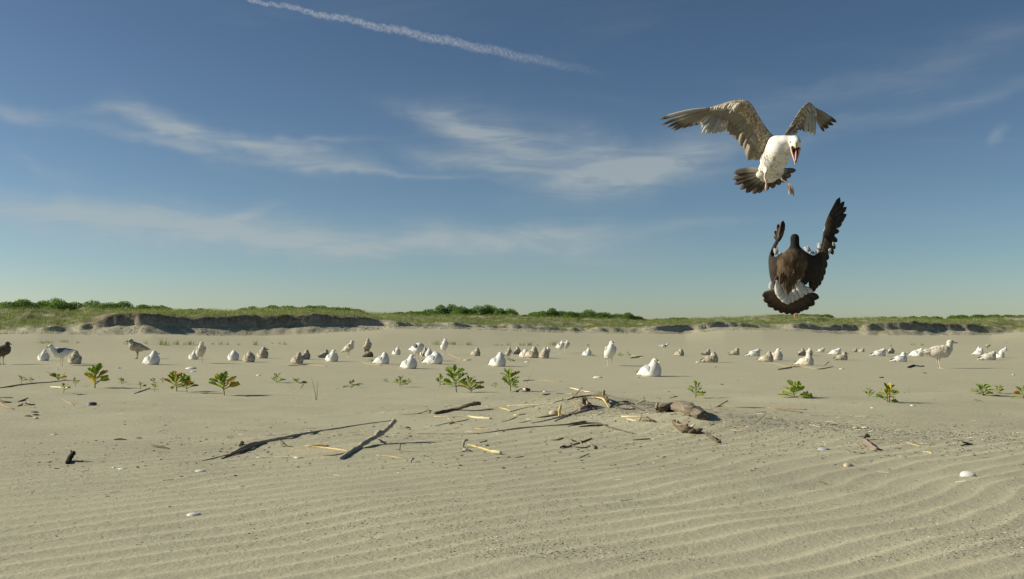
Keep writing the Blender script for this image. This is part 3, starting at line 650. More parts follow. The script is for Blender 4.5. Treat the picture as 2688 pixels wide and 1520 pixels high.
stick('long_stick', DW, 'brown', [(1876,1069,1.4),(1890,1066,2.6),(1945,1069,2),(2008,1070,1.8),(2030,1071,2.8),(2075,1073,2.8),(2118,1075,2.4)], 'long thin straight stick right of the large log',
      extra=[('side_branch', [(1880,1068,2,1070),(1895,1060,2.2,1070),(1910,1052,1.8,1070)], 'brown')])
stick('stick', DW, 'dark', [(2038,1075,1.6),(2070,1078,2.4),(2105,1083,2.8)], 'short dark stick under the right end of the long one')
stick('twig', TW, 'brown', [(1978,1114,1.2),(1994,1100,1.4,1112),(2011,1087,1.4,1110)], 'pale twig standing obliquely right of the log')
stick('twig', TW, 'brown', [(1995,1082,1.2),(2012,1081,1.8),(2036,1086,1.2)], 'thin dark twig below the long straight stick')
stick('twig', TW, 'brown', [(1757,1045,1.2),(1768,1042,1.6),(1777,1039,1.3)], 'short twig just behind the large log')
stick('twig', TW, 'dark', [(1722,1043,1.2),(1733,1046,1.8)], 'tiny dark twig behind the left end of the large log')
stick('driftwood_piece', DW, 'pink', [(2267,1150,4),(2278,1160,6),(2290,1171,7),(2303,1178,8)], 'pinkish grey driftwood piece at right', extra=[('knot', [(2267,1149,3,1156),(2275,1143,5,1154),(2282,1146,4,1155)], 'dark')])
stick('stalk', RD, 'brown', [(2249,1163,1.6),(2256,1169,2),(2262,1173,1.2)], 'short brown stalk left of the pinkish wood, lower one')
stick('stalk', RD, 'brown', [(2259,1163,1.4),(2266,1169,1.8),(2272,1174,1.2)], 'short brown stalk touching the pinkish wood')
stick('stalk', RD, 'yellow', [(2381,1162,2.4),(2397,1166,1.8),(2415,1172,1.1)], 'yellow stalk right of the pinkish wood')
stick('stalk', RD, 'yellow', [(2420,1184,1.2),(2435,1186,2.4),(2446,1189,3.2)], 'short yellow stalk with a dark end at right')
stick('stick', DW, 'dark', [(2522,1170,2.6),(2533,1167,3),(2545,1166,2),(2553,1165,1.4)], 'dark forked stick at the far right', extra=[('side_branch', [(2526,1160,2,1168),(2538,1163,2.2,1168),(2550,1166,1.4)], 'dark')])
stick('twig', TW, 'dark', [(2150,1263,1.4),(2158,1266,2),(2168,1269,2.6)], 'small dark twig in the lower right sand')
stick('charred_post', DW, 'black', [(177,1214,8),(182,1204,9),(187,1196,8,1212),(193,1188,8,1210)], 'charred black stub standing in the front left sand', extra=[('spur', [(188,1190,2,1210),(186,1182,1.5,1210)], 'black')])
stick('driftwood_piece', DW, 'dark', [(400,1168,4.5),(412,1171,5),(428,1174,4.5),(444,1178,2)], 'dark sunken piece of wood in the left sand')
stick('driftwood_piece', DW, 'dark', [(299,1154,2.4),(314,1152,4),(332,1154,2.2)], 'small dark strip of wood left of the sunken piece')
stick('wood_chip', 'wood chip', 'dark', [(356,1149,1.8),(364,1149,2.8),(373,1150,1.5)], 'tiny dark chip above the sunken piece of wood')
stick('stick', DW, 'brown', [(163,1048,1.2),(178,1055,2.2),(194,1064,3)], 'brown tapered stick left of the mussel shell')
stick('stalk', RD, 'brown', [(0,1018,2.2),(42,1011,2.6),(84,1006,2.2),(130,1003,2),(176,998,1.4)], 'long dead stalk reaching in from the left edge')
stick('stick', DW, 'dark', [(122,975,1.6),(140,983,2),(158,991,2.6),(181,1000,1.6)], 'dark stick sloping over the flattened seedling at left')
stick('stalk', RD, 'cream', [(133,1015,2),(158,1016,2.4),(184,1018,2.6)], 'cream stalk behind the dark green seedling at left')
stick('stalk', RD, 'cream', [(351,1033,2),(372,1025,2.6),(393,1018,2.2)], 'cream stalk pointing up right between small seedlings at left')
stick('stick', DW, 'dark', [(47,1054,2),(60,1050,2.6),(73,1044,2)], 'short dark stick above the left debris pile')
stick('twig_cluster', TW, 'dark', [(46,1066,2),(60,1061,3),(75,1062,3.4),(92,1062,2)], 'pile of dark twigs and flakes at the left', extra=[('twig', [(62,1063,2),(78,1066,1.6),(92,1070,1)], 'brown'), ('flake', [(66,1060,2.4),(72,1058,3),(76,1060,2)], 'cream')])
stick('twig_cluster', TW, 'dark', [(-6,1048,3),(10,1054,4.5),(30,1056,2)], 'thick dark sticks cut by the left edge', extra=[('twig', [(-5,1056,3),(14,1068,3),(36,1074,1.4)], 'brown'), ('twig', [(-5,1044,1.2),(15,1044,1.4),(34,1044,1)], 'brown')])
stick('twig_cluster', TW, 'dark', [(64,1092,2),(74,1091,4),(84,1093,2)], 'dark clump of debris below the left pile', extra=[('twig', [(82,1081,1.4),(92,1082,2),(101,1082,1)], 'dark'), ('twig', [(86,1089,1.4),(94,1089,2),(102,1089,1)], 'dark'), ('flake', [(90,1097,2.5),(98,1098,2.5)], 'grey')])
stick('branch', DW, 'brown', [(949,950,1.6),(970,955,2.2),(1001,959,1.8)], 'brown stick lying before the grey gull left of centre')
stick('branch', DW, 'brown', [(757,960,1.4),(800,957,2),(830,958,2.6),(858,962,1.6)], 'brown branch lying under the mottled gulls left of centre')
stick('branch', DW, 'brown', [(1177,928,1.2),(1195,936,1.8),(1214,944,1.4)], 'thin stick sloping right behind the grey preening gull')
stick('stalk', RD, 'cream', [(1216,945,1.2),(1226,945,1.8),(1237,944,1.2)], 'tiny cream stalk at the end of the sloping stick')
stick('branch', DW, 'brown', [(1372,1000,1.6),(1395,997.5,1.8),(1420,998,2),(1440,999,2.6),(1474,1001.5,1.4)], 'long dark stalk lying right of the tall central plants')
stick('forked_branch', DW, 'brown', [(2015,951,1),(2040,955,1.5),(2065,962,1.8),(2106,962,2.6),(2130,966,1.6),(2151,968.5,1.8),(2187,962,1.4)], 'long forked branch lying before the dark backed gull at right',
      extra=[('side_branch', [(2160,962,1.4,966),(2168,956,1.3,966),(2176,950,1.2,965)], 'brown'), ('side_branch', [(2042,970,1.2),(2060,967,1.6),(2078,964,1.6)], 'brown')])
stick('driftwood_piece', DW, 'black', [(2384,964,4),(2398,959,3.6),(2412,961,2.6),(2425,961,3.2)], 'black curved piece of wood left of the tall grey gull')
stick('wood_chip', 'wood chip', 'black', [(2308,991,1.6),(2314,990,2.8),(2320,991,1.5)], 'small black chip in open sand at right')
stick('wood_chip', 'wood chip', 'dark', [(2422,977.5,1.6),(2427,979,2),(2432,979,1)], 'small dark chip below the tall grey gull')
stick('branch', DW, 'brown', [(1650,931,1.4),(1668,934,2),(1690,939,1.2)], 'thin debris line left of the gull with the red mark', extra=[('twig', [(1655,940,1.2),(1672,937,1.6),(1686,935,1)], 'brown')])
stick('stalk', RD, 'cream', [(674,1201,2.6),(720,1200,2.4),(770,1200,2.4),(780,1201,3.6),(795,1201,3.4)], 'straight cream stalk with a knob, front left')
stick('stalk', RD, 'brown', [(745,1172,2.6),(772,1178,3),(799,1184,3),(828,1190,2.6),(859,1195,2.6),(885,1193,2.4),(908,1188,2)], 'curved olive stalk dipping between the two driftwood branches')
stick('stalk', RD, 'yellow', [(802,1170,1.6),(850,1174,2.6),(888,1179,2.6),(914,1184,2)], 'yellow stalk above the curved olive one', extra=[('side_stalk', [(812,1170,1.5),(838,1170,2.6),(862,1171,2.2)], 'brown')])
stick('stalk', RD, 'yellow', [(990,1195,2.6),(1020,1197,2.6),(1045,1201,2),(1068,1204,1.6)], 'yellow stalk in front right of the propped driftwood')
stick('stalk', RD, 'brown', [(528,1210,1),(570,1200,1.6),(608,1191,1.8),(640,1186,1.2)], 'thin straw running under the knob of the long branch')
stick('wooden_peg', 'peg', 'grey', [(1049,1182,3.5),(1050,1172,3.2,1184),(1049,1162,2,1184)], 'small pointed grey peg right of the propped driftwood')
stick('wooden_peg', 'peg', 'grey', [(1078,1213,3),(1081,1206,4,1214),(1088,1204,2,1213)], 'small hooked grey bit at the end of the yellow stalk')
stick('twig', TW, 'brown', [(1049,1089,1),(1090,1086,1.4),(1130,1077,1.2),(1185,1064,.9)], 'very thin twig rising to the left end of the plank')
stick('twig', TW, 'brown', [(733,1152,1),(737,1163,1.2,1172),(741,1171,1.2,1175),(770,1172,1.2)], 'thin twig hanging off the long branch')
stick('wooden_peg', 'peg', 'brown', [(789,1020,1.6),(794,1012,1.8,1020),(799,1006,1.4,1020)], 'tiny upright peg beside the low rosette')

# ---- shells and stones
def m_shell(a, b_):
    return lambda t, tc, b: (t.ramp(t.noise(t.mapping(tc.outputs['Object'], (1, 1, 1)), 60, 3, .6), [(.3, a), (.7, b_)]), (t.noise(t.mapping(tc.outputs['UV'], (1, 26, 1)), 2, 2), .4, .002))
SH = {'white': material('white_shell', m_shell((.55, .53, .47), (.78, .76, .70)), .5, .35), 'cream': material('cream_shell', m_shell((.42, .35, .22), (.62, .54, .38)), .55, .3),
      'blue': material('blue_grey_shell', m_shell((.16, .19, .24), (.55, .56, .56)), .45, .4), 'dark': material('dark_mussel_shell', m_shell((.03, .025, .04), (.14, .10, .10)), .35, .4), 'stone': material('grey_stone', m_shell((.16, .145, .12), (.30, .27, .22)), .9, .1)}
def shell_mesh(seed, stone=False):
    """a ribbed half shell, hollow underneath, length 1 along X"""
    r = random.Random(seed); V, F, UV = [], [], []; n, m = 12, 7
    for layer in (0, 1):
        for i in range(m):
            u = i/(m-1)
            for k in range(n):
                a = 2*math.pi*k/n; rr = u*(1+.10*math.cos(a)+.06*math.sin(3*a+seed))
                x, y = rr*.5*math.cos(a)-.06*(1-u), rr*.36*math.sin(a); z = .26*(1-u*u)**.62*(1 if layer == 0 else .86)+.012*math.sin(u*24)*(layer == 0)-(0 if layer == 0 else .012)
                if stone: z *= 1.3*r.uniform(.8, 1.1)
                V.append((x, y, z)); UV.append((k/n, u))
    for layer in (0, 1):
        o = layer*n*m
        for i in range(m-1):
            for k in range(n):
                q = (o+i*n+k, o+i*n+(k+1) % n, o+(i+1)*n+(k+1) % n, o+(i+1)*n+k); F.append(q if layer else q[::-1])
    for k in range(n): F.append(((m-1)*n+k, n*m+(m-1)*n+k, n*m+(m-1)*n+(k+1) % n, (m-1)*n+(k+1) % n))
    return mesh('shell', V, F, True, UV)
SHELLS = [(506,1352,38,'white','shell','large flat white shell alone in the front left sand',.1),(2538,1250,40,'white','shell','large white shell propped on edge at the far right',.5),(2226,1224,30,'cream','shell','cream ridged shell in the lower right sand',.35),
 (2160,1180,30,'blue','shell','blue grey shell half sunk left of the pinkish wood',.2),(1567,992,26,'white','shell','bright white shell in the open sand below the big standing gull',.1),(500,968,30,'white','shell','pale flat shell in front of the yellow billed gull',.05),
 (506,976,15,'white','shell','small pale shell under the flat one at left',.1),(678,986,13,'white','shell','small white shell with a shadow left of the star shaped plant',.3),(2365,1198,12,'cream','shell','tiny cream shell right of the pinkish wood',.3),
 (2270,1123,20,'white','shell','thin white shell above the pinkish wood',.1),(2246,1124,18,'cream','shell','lumpy cream shell above left of the pinkish wood',.4),(2290,1071,13,'white','shell','small white shell under the small right rosette',.1),
 (2395,1065,13,'white','shell','small white shell right of the yellow blade plant',.3),(297,1228,10,'white','shell','round white shell bead at front left',.6),(318,1231,26,'white','shell','long thin white shell sliver at front left',.0),
 (631,1277,22,'cream','shell','flat cream shell in the front left ripples',.05),(1452,1088,24,'cream','shell','cup shaped cream shell leaning beside the upright peg',.9),(1430,1029,11,'white','shell','small white shell behind the debris mound',.4),
 (1382,951,13,'white','shell','small white shell right of the big white gull',.2),(150,970,8,'white','shell','tiny white shell in open sand at left',.3),(311,967,11,'cream','shell','tiny cream shell above the tall orange plant',.3),
 (1832,952,13,'cream','shell','small cream shell left of the mottled gulls at right',.5),(2209,969,15,'white','shell','small white shell right of the forked branch',.1),(2660,985,9,'white','shell','tiny pale shell at far right',.6),
 (240,1064,26,'dark','mussel shell','dark open mussel shell at left',.5),(140,1141,20,'cream','shell','flat cream shell flake in the left sand',.0),(524,1237,30,'white','shell','white sliver in sand left of the straight cream stalk',.0),
 (1068,1124,18,'stone','stone','pale round stone casting a shadow right of the propped driftwood',.0),(1074,1147,18,'stone','stone','darker stone below the pale round one',.0),(576,1185,12,'stone','stone','small dark stone left of the long branch knob',.0),
 (475,1252,14,'stone','stone','dark stone in the front left sand',.0),(444,1330,12,'stone','stone','dark sliver of stone left of the large white shell',.0),(1877,964,9,'stone','stone','round pebble in front of the mottled gulls at right',.0),
 (1676,991,8,'stone','stone','tiny dark pebble below the gull with the red mark',.0),(1894,1010,11,'stone','stone','small dark pebble above the large log',.0),(1754,1028,9,'stone','stone','small pebble behind the log near the upright plant',.0),
 (1820,1078+14,16,'stone','stone','brown pebble just in front of the large log',.0),(91,1372,9,'stone','stone','lone small pebble near the bottom left',.0),(616,1249,14,'stone','stone','flat dark pebble under the cream stalk',.0)]
SM = {}
for k, (px, row, wd, mt, cat, lab, tilt) in enumerate(SHELLS):
    g = hit(px, row); s = g.y/FPX; key = (mt, k % 3)
    if key not in SM: SM[key] = shell_mesh(k+1, mt == 'stone'); SM[key].materials.append(SH[mt])
    o = obj('stone' if mt == 'stone' else ('mussel_shell' if mt == 'dark' else 'shell'), SM[key]); o.location = g+Vector((0, 0, wd*s*tilt*.22-.0015)); o.scale = (wd*s,)*2+(wd*s*(.9 if mt == 'stone' else .6+tilt*.4),)
    o.rotation_euler = (tilt*.9, -.06, random.Random(k).uniform(-.5, .5)); tag(o, lab, cat)

# fine litter nobody could count: shell grit, wood flakes and straw bits
def litter(name, n, pxr, yr, size, cols, seed, dens=None, flat=.25):
    rg = np.random.default_rng(seed); y = 1/rg.uniform(1/yr[1], 1/yr[0], n)*1.0; x = (rg.uniform(*pxr, n)-1344)/FPX*y
    if dens is not None: k = rg.uniform(0, 1, n) < dens(x, y); x, y = x[k], y[k]
    C = np.stack([x, y, height(x, y)+.0004], 1); sz = np.minimum(size*rg.lognormal(0, .4, len(x)), size*1.7)
    return lumps(name, C, sz, cols, rg, flat)
GR = {k: material(k+'_grit', (lambda a, b_: (lambda t, tc, b: (t.ramp(t.node('ShaderNodeNewGeometry').outputs['Random Per Island'], [(0, a), (1, b_)]), None)))(a, b_), .8, .2) for k, a, b_ in
      (('pale', (.38, .35, .26), (.72, .68, .55)), ('dark', (.03, .025, .02), (.16, .12, .085)))}
dn = lambda x, y: np.clip(.35+.9*fbm(x/.7, y/.7, 81, 3), .03, 1)
heap = lambda x, y: np.exp(-((x-.72)/.42)**2-((y-6.15)/.35)**2)+.55*np.exp(-((x-1.9)/1.1)**2-((y-5.3)/.5)**2)+.25*np.exp(-((x+.8)/.4)**2-((y-5.15)/.1)**2)+.5*np.exp(-((x-.45)/.5)**2-((y-7.4)/.25)**2)
litter('pale_shell_grit', 22000, (-300, 3000), (2.4, 9), .0030, GR['pale'], 21, dn)
litter('dark_shell_grit', 24000, (-300, 3000), (2.4, 9.5), .0030, GR['dark'], 22, dn)
litter('heaped_pale_debris', 26000, (900, 2688), (4.2, 8), .0062, GR['pale'], 23, heap)
litter('heaped_dark_debris', 26000, (900, 2688), (4.2, 8), .0058, GR['dark'], 24, heap)
def straws(name, n, size, mat, seed, dens):
    rg = np.random.default_rng(seed); y = 1/rg.uniform(1/12, 1/3.2, n); x = (rg.uniform(-200, 2900, n)-1344)/FPX*y
    k = rg.uniform(0, 1, n) < dens(x, y); x, y = x[k], y[k]; n = len(x); L = size*rg.lognormal(0, .5, n); th = rg.normal(0, .6, n); w_ = .0005+.0007*rg.uniform(0, 1, n)
    dx, dy = np.cos(th)*L/2, np.sin(th)*L/2; tilt = rg.uniform(-.08, .16, n)*L; V = []
    for s_, e_ in ((-1, 0), (1, 1)):
        ex, ey = x+s_*dx, y+s_*dy; z = height(ex, ey)+.001+np.maximum(0, s_*tilt)
        for a, b in ((0, 1.3), (-1, -.3), (1, -.3)): V.append(np.stack([ex-np.sin(th)*w_*a, ey+np.cos(th)*w_*a, z+w_*b], 1))
    V = np.stack(V, 1).reshape(-1, 3); o = 6*np.arange(n)[:, None, None]
    F = np.array([(0, 1, 4, 3), (1, 2, 5, 4), (2, 0, 3, 5)])[None]+o
    tag(obj(name, fast_mesh(name, V, F.reshape(-1, 4)), None, mat), kind='stuff')
mnd = lambda x, y: np.clip(1.0*np.exp(-((x-.45)/.75)**2-((y-6.9)/.9)**2)+.5*np.exp(-((x-1.6)/.9)**2-((y-6)/.8)**2)+.35*np.exp(-((x+.9)/.6)**2-((y-5.3)/.3)**2)+.25*np.exp(-((x+3.2)/.6)**2-((y-7.2)/.5)**2)+.006, 0, 1)
straws('pale_straw_litter', 7000, .026, WOOD['cream'], 31, mnd)
straws('brown_straw_litter', 8000, .024, WOOD['brown'], 32, mnd)
straws('dark_twig_litter', 3000, .022, WOOD['dark'], 33, mnd)
litter('scattered_dark_flakes', 2200, (-200, 2900), (4, 26), .008, GR['dark'], 25, lambda x, y: np.clip(.3+.8*fbm(x/1.5, y/2.5, 83, 3), .05, 1), .35)
litter('scattered_pale_flakes', 700, (-200, 2900), (4, 26), .005, GR['pale'], 26, lambda x, y: np.clip(.3+.8*fbm(x/1.5, y/2.5, 84, 3), .05, 1), .35)

# ------------------------------------------------------------------ birds: helpers
def blob(name, parts, voxel, smooth_n=6):
    """one continuous skin over overlapping ellipsoids (centre, radii, euler)"""
    bm = bmesh.new()
    for c, r, e in parts:
        M = Matrix.Translation(Vector(c)) @ Matrix(Quaternion(Vector((1, 0, 0)), 0).to_matrix().to_4x4())
        from mathutils import Euler
        M = Matrix.Translation(Vector(c)) @ Euler(e).to_matrix().to_4x4() @ Matrix.Diagonal((r[0], r[1], r[2], 1))
        bmesh.ops.create_uvsphere(bm, u_segments=24, v_segments=16, radius=1, matrix=M)
    me = bpy.data.meshes.new('tmp'); bm.to_mesh(me); bm.free()
    o = bpy.data.objects.new('tmp', me); COL.objects.link(o)
    m = o.modifiers.new('r', 'REMESH'); m.mode = 'VOXEL'; m.voxel_size = voxel; m.use_smooth_shade = True
    s = o.modifiers.new('s', 'SMOOTH'); s.factor = .5; s.iterations = smooth_n
    dg = bpy.context.evaluated_depsgraph_get(); out = bpy.data.meshes.new_from_object(o.evaluated_get(dg))
    bpy.data.objects.remove(o); out.name = name
    out.polygons.foreach_set('use_smooth', [True]*len(out.polygons)); return out
def E(c, r, e=(0, 0, 0)): return (c, r if isinstance(r, tuple) else (r, r, r), e)
def airfoil(name, stations, thick, n=14, camber=.06):
    """stations: (leading edge, trailing edge, normal); a closed wing skin with a rounded leading edge"""
    V, F, UV = [], [], []; m = 2*n
    for i, (le, te, nr) in enumerate(stations):
        ch = te-le; c = ch.length
        for k in range(m):
            top = k < n; u = (k/(n-1)) if top else 1-(k-n)/(n-1)
            th = thick[i]*(1.9*math.sqrt(max(u, 0))*(1-u)**1.1+.012)
            z = camber*c*math.sin(math.pi*u)*.6+(th if top else -th*.6)
            V.append(le+ch*u+nr*z); UV.append((u, i/(len(stations)-1)))
    for i in range(len(stations)-1):
        for k in range(m):
            a, b = i*m+k, i*m+(k+1) % m; F.append((a, b, b+m, a+m))
    F.append(tuple(range(m))[::-1]); F.append(tuple((len(stations)-1)*m+k for k in range(m)))
    return mesh(name, V, F, True, UV)
def interp_st(st, n):
    out = []
    for i in range(n):
        u = i/(n-1)*(len(st)-1); k = min(int(u), len(st)-2); f = u-k
        p = [st[max(k-1, 0)], st[k], st[k+1], st[min(k+2, len(st)-1)]]
        q = []
        for a in range(3):
            p0, p1, p2, p3 = (Vector(s[a]) for s in p)
            q.append(.5*((2*p1)+(p2-p0)*f+(2*p0-5*p1+4*p2-p3)*f*f+(3*p1-p0-3*p2+p3)*f**3))
        q[2].normalize(); out.append(tuple(q))
    return out
def feather(name, root, tip, width, normal, twist=0, bend=.04, tipness=.5, ragged=0, seed=0, n=11):
    """vane with a raised shaft and thickness; UV u across, v along"""
    r = random.Random(seed); root, tip = Vector(root), Vector(tip); ax = tip-root; L = ax.length; t_ = ax.normalized()
    nr = Vector(normal); nr = (nr-t_*nr.dot(t_)).normalized(); nr = Quaternion(t_, twist) @ nr; sd = t_.cross(nr).normalized()
    V, F, UV = [], [], []; tk = min(1, width/.05)
    for i in range(n):
        u = i/(n-1)
        wdt = width*.5*(.25+.75*min(1, u/.35)**.7)*(1 if u < .72 else max(0.03, (1-((u-.72)/.28)**2.2))**tipness)
        wdt *= 1+ragged*r.uniform(-.5, .5)
        c = root+ax*u+nr*(bend*L*math.sin(math.pi*u))+sd*(bend*L*.6*math.sin(math.pi*u))
        for a, (s_, z) in enumerate(((-1, 0), (-.45, .0012), (0, .0026), (.5, .0012), (1, 0), (0, -.0016))):
            V.append(c+sd*(s_*wdt)+nr*(z*tk*(1-u*.7)-abs(s_)*wdt*.035)); UV.append(((s_+1)/2, u))
    for i in range(n-1):
        a, b = i*6, (i+1)*6
        for k in range(4): F.append((a+k, a+k+1, b+k+1, b+k))
        F.append((a+4, a+5, b+5, b+4)); F.append((a+5, a, b, b+5))
    F.append((0, 5, 4, 3, 2, 1)); e = (n-1)*6; F.append((e, e+1, e+2, e+3, e+4, e+5))
    return mesh(name, V, F, True, UV)
def plume(base, mot, scale=14, amt=.5, dark=None, wing_tip=None, rough=.85):
    def f(t, tc, b):
        oi = t.node('ShaderNodeObjectInfo'); mp = t.node('ShaderNodeVectorMath', operation='ADD'); t.l.new(tc.outputs['Object'], mp.inputs[0])
        cb = t.node('ShaderNodeCombineXYZ'); t.put(cb.inputs[0], t.math('MULTIPLY', oi.outputs['Random'], 7)); t.l.new(cb.outputs[0], mp.inputs[1]); P = mp.outputs[0]
        v = t.noise(t.mapping(P, (1.6, 1, .9)), scale*2.6, 2, .5, .8); n = t.noise(P, scale, 4, .65, .4); n2 = t.noise(P, scale*5, 3, .6)
        fac = t.math('MULTIPLY', t.step(t.math('ADD', t.math('MULTIPLY', v, .8), t.math('MULTIPLY', n, .5)), .58, .76), amt)
        c = t.mix(fac, base, mot)
        if dark: c = t.mix(t.math('MULTIPLY', t.step(n2, .52, .7), amt*.9), c, dark)
        if wing_tip:
            s = t.node('ShaderNodeSeparateXYZ'); t.l.new(tc.outputs['Object'], s.inputs[0])
            c = t.mix(t.step(t.math('ADD', s.outputs[0], t.math('MULTIPLY', n2, .03)), -.125, -.16), c, wing_tip)
        return c, (t.math('ADD', n2, t.math('MULTIPLY', n, .8)), .35, .006)
    return f
PL = {}
def P_(name, *a, **k): PL[name] = material(name, plume(*a, **k), .85, .1)
P_('white_plumage', (.72, .71, .66), (.58, .57, .53), 14, .6)
P_('grey_wing_plumage', (.34, .36, .38), (.27, .29, .31), 12, .5, None, (.03, .03, .03))
P_('slate_wing_plumage', (.13, .14, .155), (.09, .095, .105), 12, .5, None, (.02, .02, .02))
P_('streaked_white_plumage', (.70, .66, .57), (.40, .34, .26), 26, .7, (.30, .25, .18))
P_('pale_mottled_wing', (.60, .55, .46), (.32, .27, .20), 24, .95, (.16, .13, .095), (.07, .055, .045))
P_('brown_mottled_plumage', (.60, .55, .44), (.21, .17, .12), 18, 1.0, (.11, .085, .06))
P_('brown_mottled_wing', (.46, .41, .32), (.13, .10, .07), 16, 1.0, (.08, .06, .04), (.03, .025, .02))
P_('dark_brown_plumage', (.16, .125, .09), (.075, .058, .042), 20, .9, (.05, .04, .03))
PL['bill_yellow'] = material('yellow_bill', lambda t, tc, b: ((.62, .44, .14), None), .4, .4)
PL['bill_dark'] = material('dark_bill', lambda t, tc, b: ((.035, .03, .028), None), .4, .4)
def m_two(t, tc, b):
    s = t.node('ShaderNodeSeparateXYZ'); t.l.new(tc.outputs['Object'], s.inputs[0])
    return t.mix(t.step(s.outputs[0], .040, .048), (.62, .42, .30), (.04, .03, .03)), None
PL['bill_pink'] = material('pink_bill_with_black_tip', m_two, .4, .4)
PL['eye'] = material('dark_eye', lambda t, tc, b: ((.012, .010, .008), None), .1, .6)
PL['leg'] = material('pink_leg', lambda t, tc, b: ((.60, .46, .38), None), .6, .3)
PL['leg_dark'] = material('dusky_leg', lambda t, tc, b: ((.10, .08, .07), None), .6, .3)

# ------------------------------------------------------------------ gull meshes (facing +X, feet at the origin)
def bill_mesh(L=.052, h=.0085):
    Q = [(0, 0, 0), (L*.5, 0, 0), (L*.8, 0, -.001), (L*.97, 0, -.005), (L, 0, -.010)]; v, f, uv = tube(Q, [h, h*.82, h*.75, h*.5, h*.12], 8, 1, 0, 1.25)
    return mesh('gull_bill', v, f, True)
BILL = bill_mesh()
bm = bmesh.new(); bmesh.ops.create_uvsphere(bm, u_segments=10, v_segments=8, radius=.0058); EYE = bpy.data.meshes.new('eye'); bm.to_mesh(EYE); bm.free(); EYE.materials.append(PL['eye'])
def wing_mesh(name, root, tip, w0, w1, drop):
    """folded wing: swept shield that tapers into crossed primaries; built for the left side (+Y)"""
    parts = []; root, tip = Vector(root), Vector(tip)
    for k in range(9):
        u = k/8; c = root.lerp(tip, u); c.z += drop*math.sin(math.pi*u)
        r = w0*(1-u)**.8*(.55+.45*min(1, u*5+.5))+w1
        parts.append(E(c, ((tip-root).length*.13, .022*(1-u)+.006, r), (0, math.atan2(root.z-tip.z, root.x-tip.x)*-1, 0)))
    return blob(name, parts, .0068, 3)
def mirrored(me):
    m = me.copy(); co = np.empty(len(m.vertices)*3, np.float32); m.vertices.foreach_get('co', co); co[1::3] *= -1; m.vertices.foreach_set('co', co); m.flip_normals(); return m
def body_sit(head, neck, extra=()):
    # settled on the sand: flat underneath, breast full, back sloping down to a low tail
    return [E((-.01, 0, .062), (.145, .104, .092)), E((.060, 0, .078), (.098, .102, .100)), E((.03, 0, .030), (.125, .100, .050)), E((-.105, 0, .048), (.105, .070, .050), (0, R(-8), 0)), E((-.175, 0, .032), (.070, .040, .017), (0, R(-10), 0))]+neck+head+list(extra)
def leg_meshes(hx, z, x0=.0, yo=.036):
    v, f, uv = tube([(hx, yo, z+.03), (hx-.012, yo, z*.56), (x0, yo, .012), (x0+.005, yo, .003)], [.015, .0062, .0058, .006], 7, 2, .05); leg = mesh('gull_leg', v, f)
    V = [(x0-.012, yo, .004), (x0+.048, yo+.026, .002), (x0+.054, yo, .002), (x0+.046, yo-.026, .002), (x0-.002, yo, .013)]
    V += [(a, b, -.003) for a, b, c in V[:4]]; F = [(0, 4, 1), (1, 4, 2), (2, 4, 3), (3, 4, 0), (0, 1, 6, 5), (1, 2, 7, 6), (2, 3, 8, 7), (3, 0, 5, 8), (5, 6, 7, 8)]
    return leg, mesh('webbed_foot', V, F, False)
POSE = {}
def pose(name, H, W, L, body, bill, eyes, wings, legs=None, vox=.0075): POSE[name] = dict(H=H, W=W, L=L, body=blob('gull_body_'+name, body, vox, 5), bill=bill, eyes=eyes, wings=wings, legs=legs)
ws_ = wing_mesh('folded_wing', (.055, .078, .094), (-.215, .022, .046), .056, .007, .018)
pose('rest', .238, .21, .37, body_sit([E((.080, 0, .198), (.048, .040, .040)), E((.112, 0, .190), (.026, .024, .023))], [E((.070, 0, .140), (.072, .068, .060)), E((.074, 0, .170), (.056, .051, .046))]),
     ((.126, 0, .189), (0, .16, 0)), ((.104, .0345, .204),), ws_)
pose('turned', .234, .21, .37, body_sit([E((.060, .008, .194), (.046, .041, .040)), E((.066, .042, .186), (.024, .026, .022))], [E((.062, 0, .138), (.074, .070, .060)), E((.062, .004, .168), (.056, .052, .045))]),
     ((.067, .058, .183), (0, .16, R(78))), (), ws_)
pose('tuck', .212, .21, .36, body_sit([E((.030, .0, .172), (.054, .045, .038)), E((-.010, .008, .155), (.036, .030, .026))], [E((.060, 0, .130), (.074, .070, .060)), E((.050, 0, .152), (.060, .056, .046))]),
     None, ((.040, .0420, .180),), ws_)
pose('low', .205, .21, .40, body_sit([E((.112, 0, .164), (.047, .038, .038)), E((.144, 0, .158), (.024, .022, .022))], [E((.09, 0, .118), (.072, .066, .060))]),
     ((.158, 0, .157), (0, .12, 0)), ((.137, .034, .169),), ws_)
def body_stand(pitch, neck, tail=True):
    c, s = math.cos(pitch), math.sin(pitch); T = lambda x, z: (x*c-z*s, 0, .235+x*s+z*c)
    b = [E(T(0, 0), (.155, .092, .090), (0, -pitch, 0)), E(T(.070, .002), (.098, .094, .094), (0, -pitch, 0)), E(T(-.13, .01), (.105, .056, .044), (0, -pitch, 0)), E(T(-.205, .012), (.075, .034, .013), (0, -pitch, 0)),
         E((.0, .036, .175), (.032, .022, .045)), E((.0, -.036, .175), (.032, .022, .045))]
    return b+neck
def wing_stand(pitch):
    c, s = math.cos(pitch), math.sin(pitch); T = lambda x, y, z: (x*c-z*s, y, .235+x*s+z*c)
    return wing_mesh('folded_wing', T(.085, .074, .028), T(-.235, .018, .015), .052, .006, .010)
lg = leg_meshes(.0, .15)
pose('alert', .440, .20, .44, body_stand(R(28), [E((.095, 0, .318), (.068, .064, .066)), E((.104, 0, .355), (.052, .048, .056)), E((.112, 0, .398), (.049, .041, .041)), E((.144, 0, .393), (.025, .023, .023))]),
     ((.160, 0, .391), (0, .08, 0)), ((.138, .0350, .406),), wing_stand(R(28)), lg)
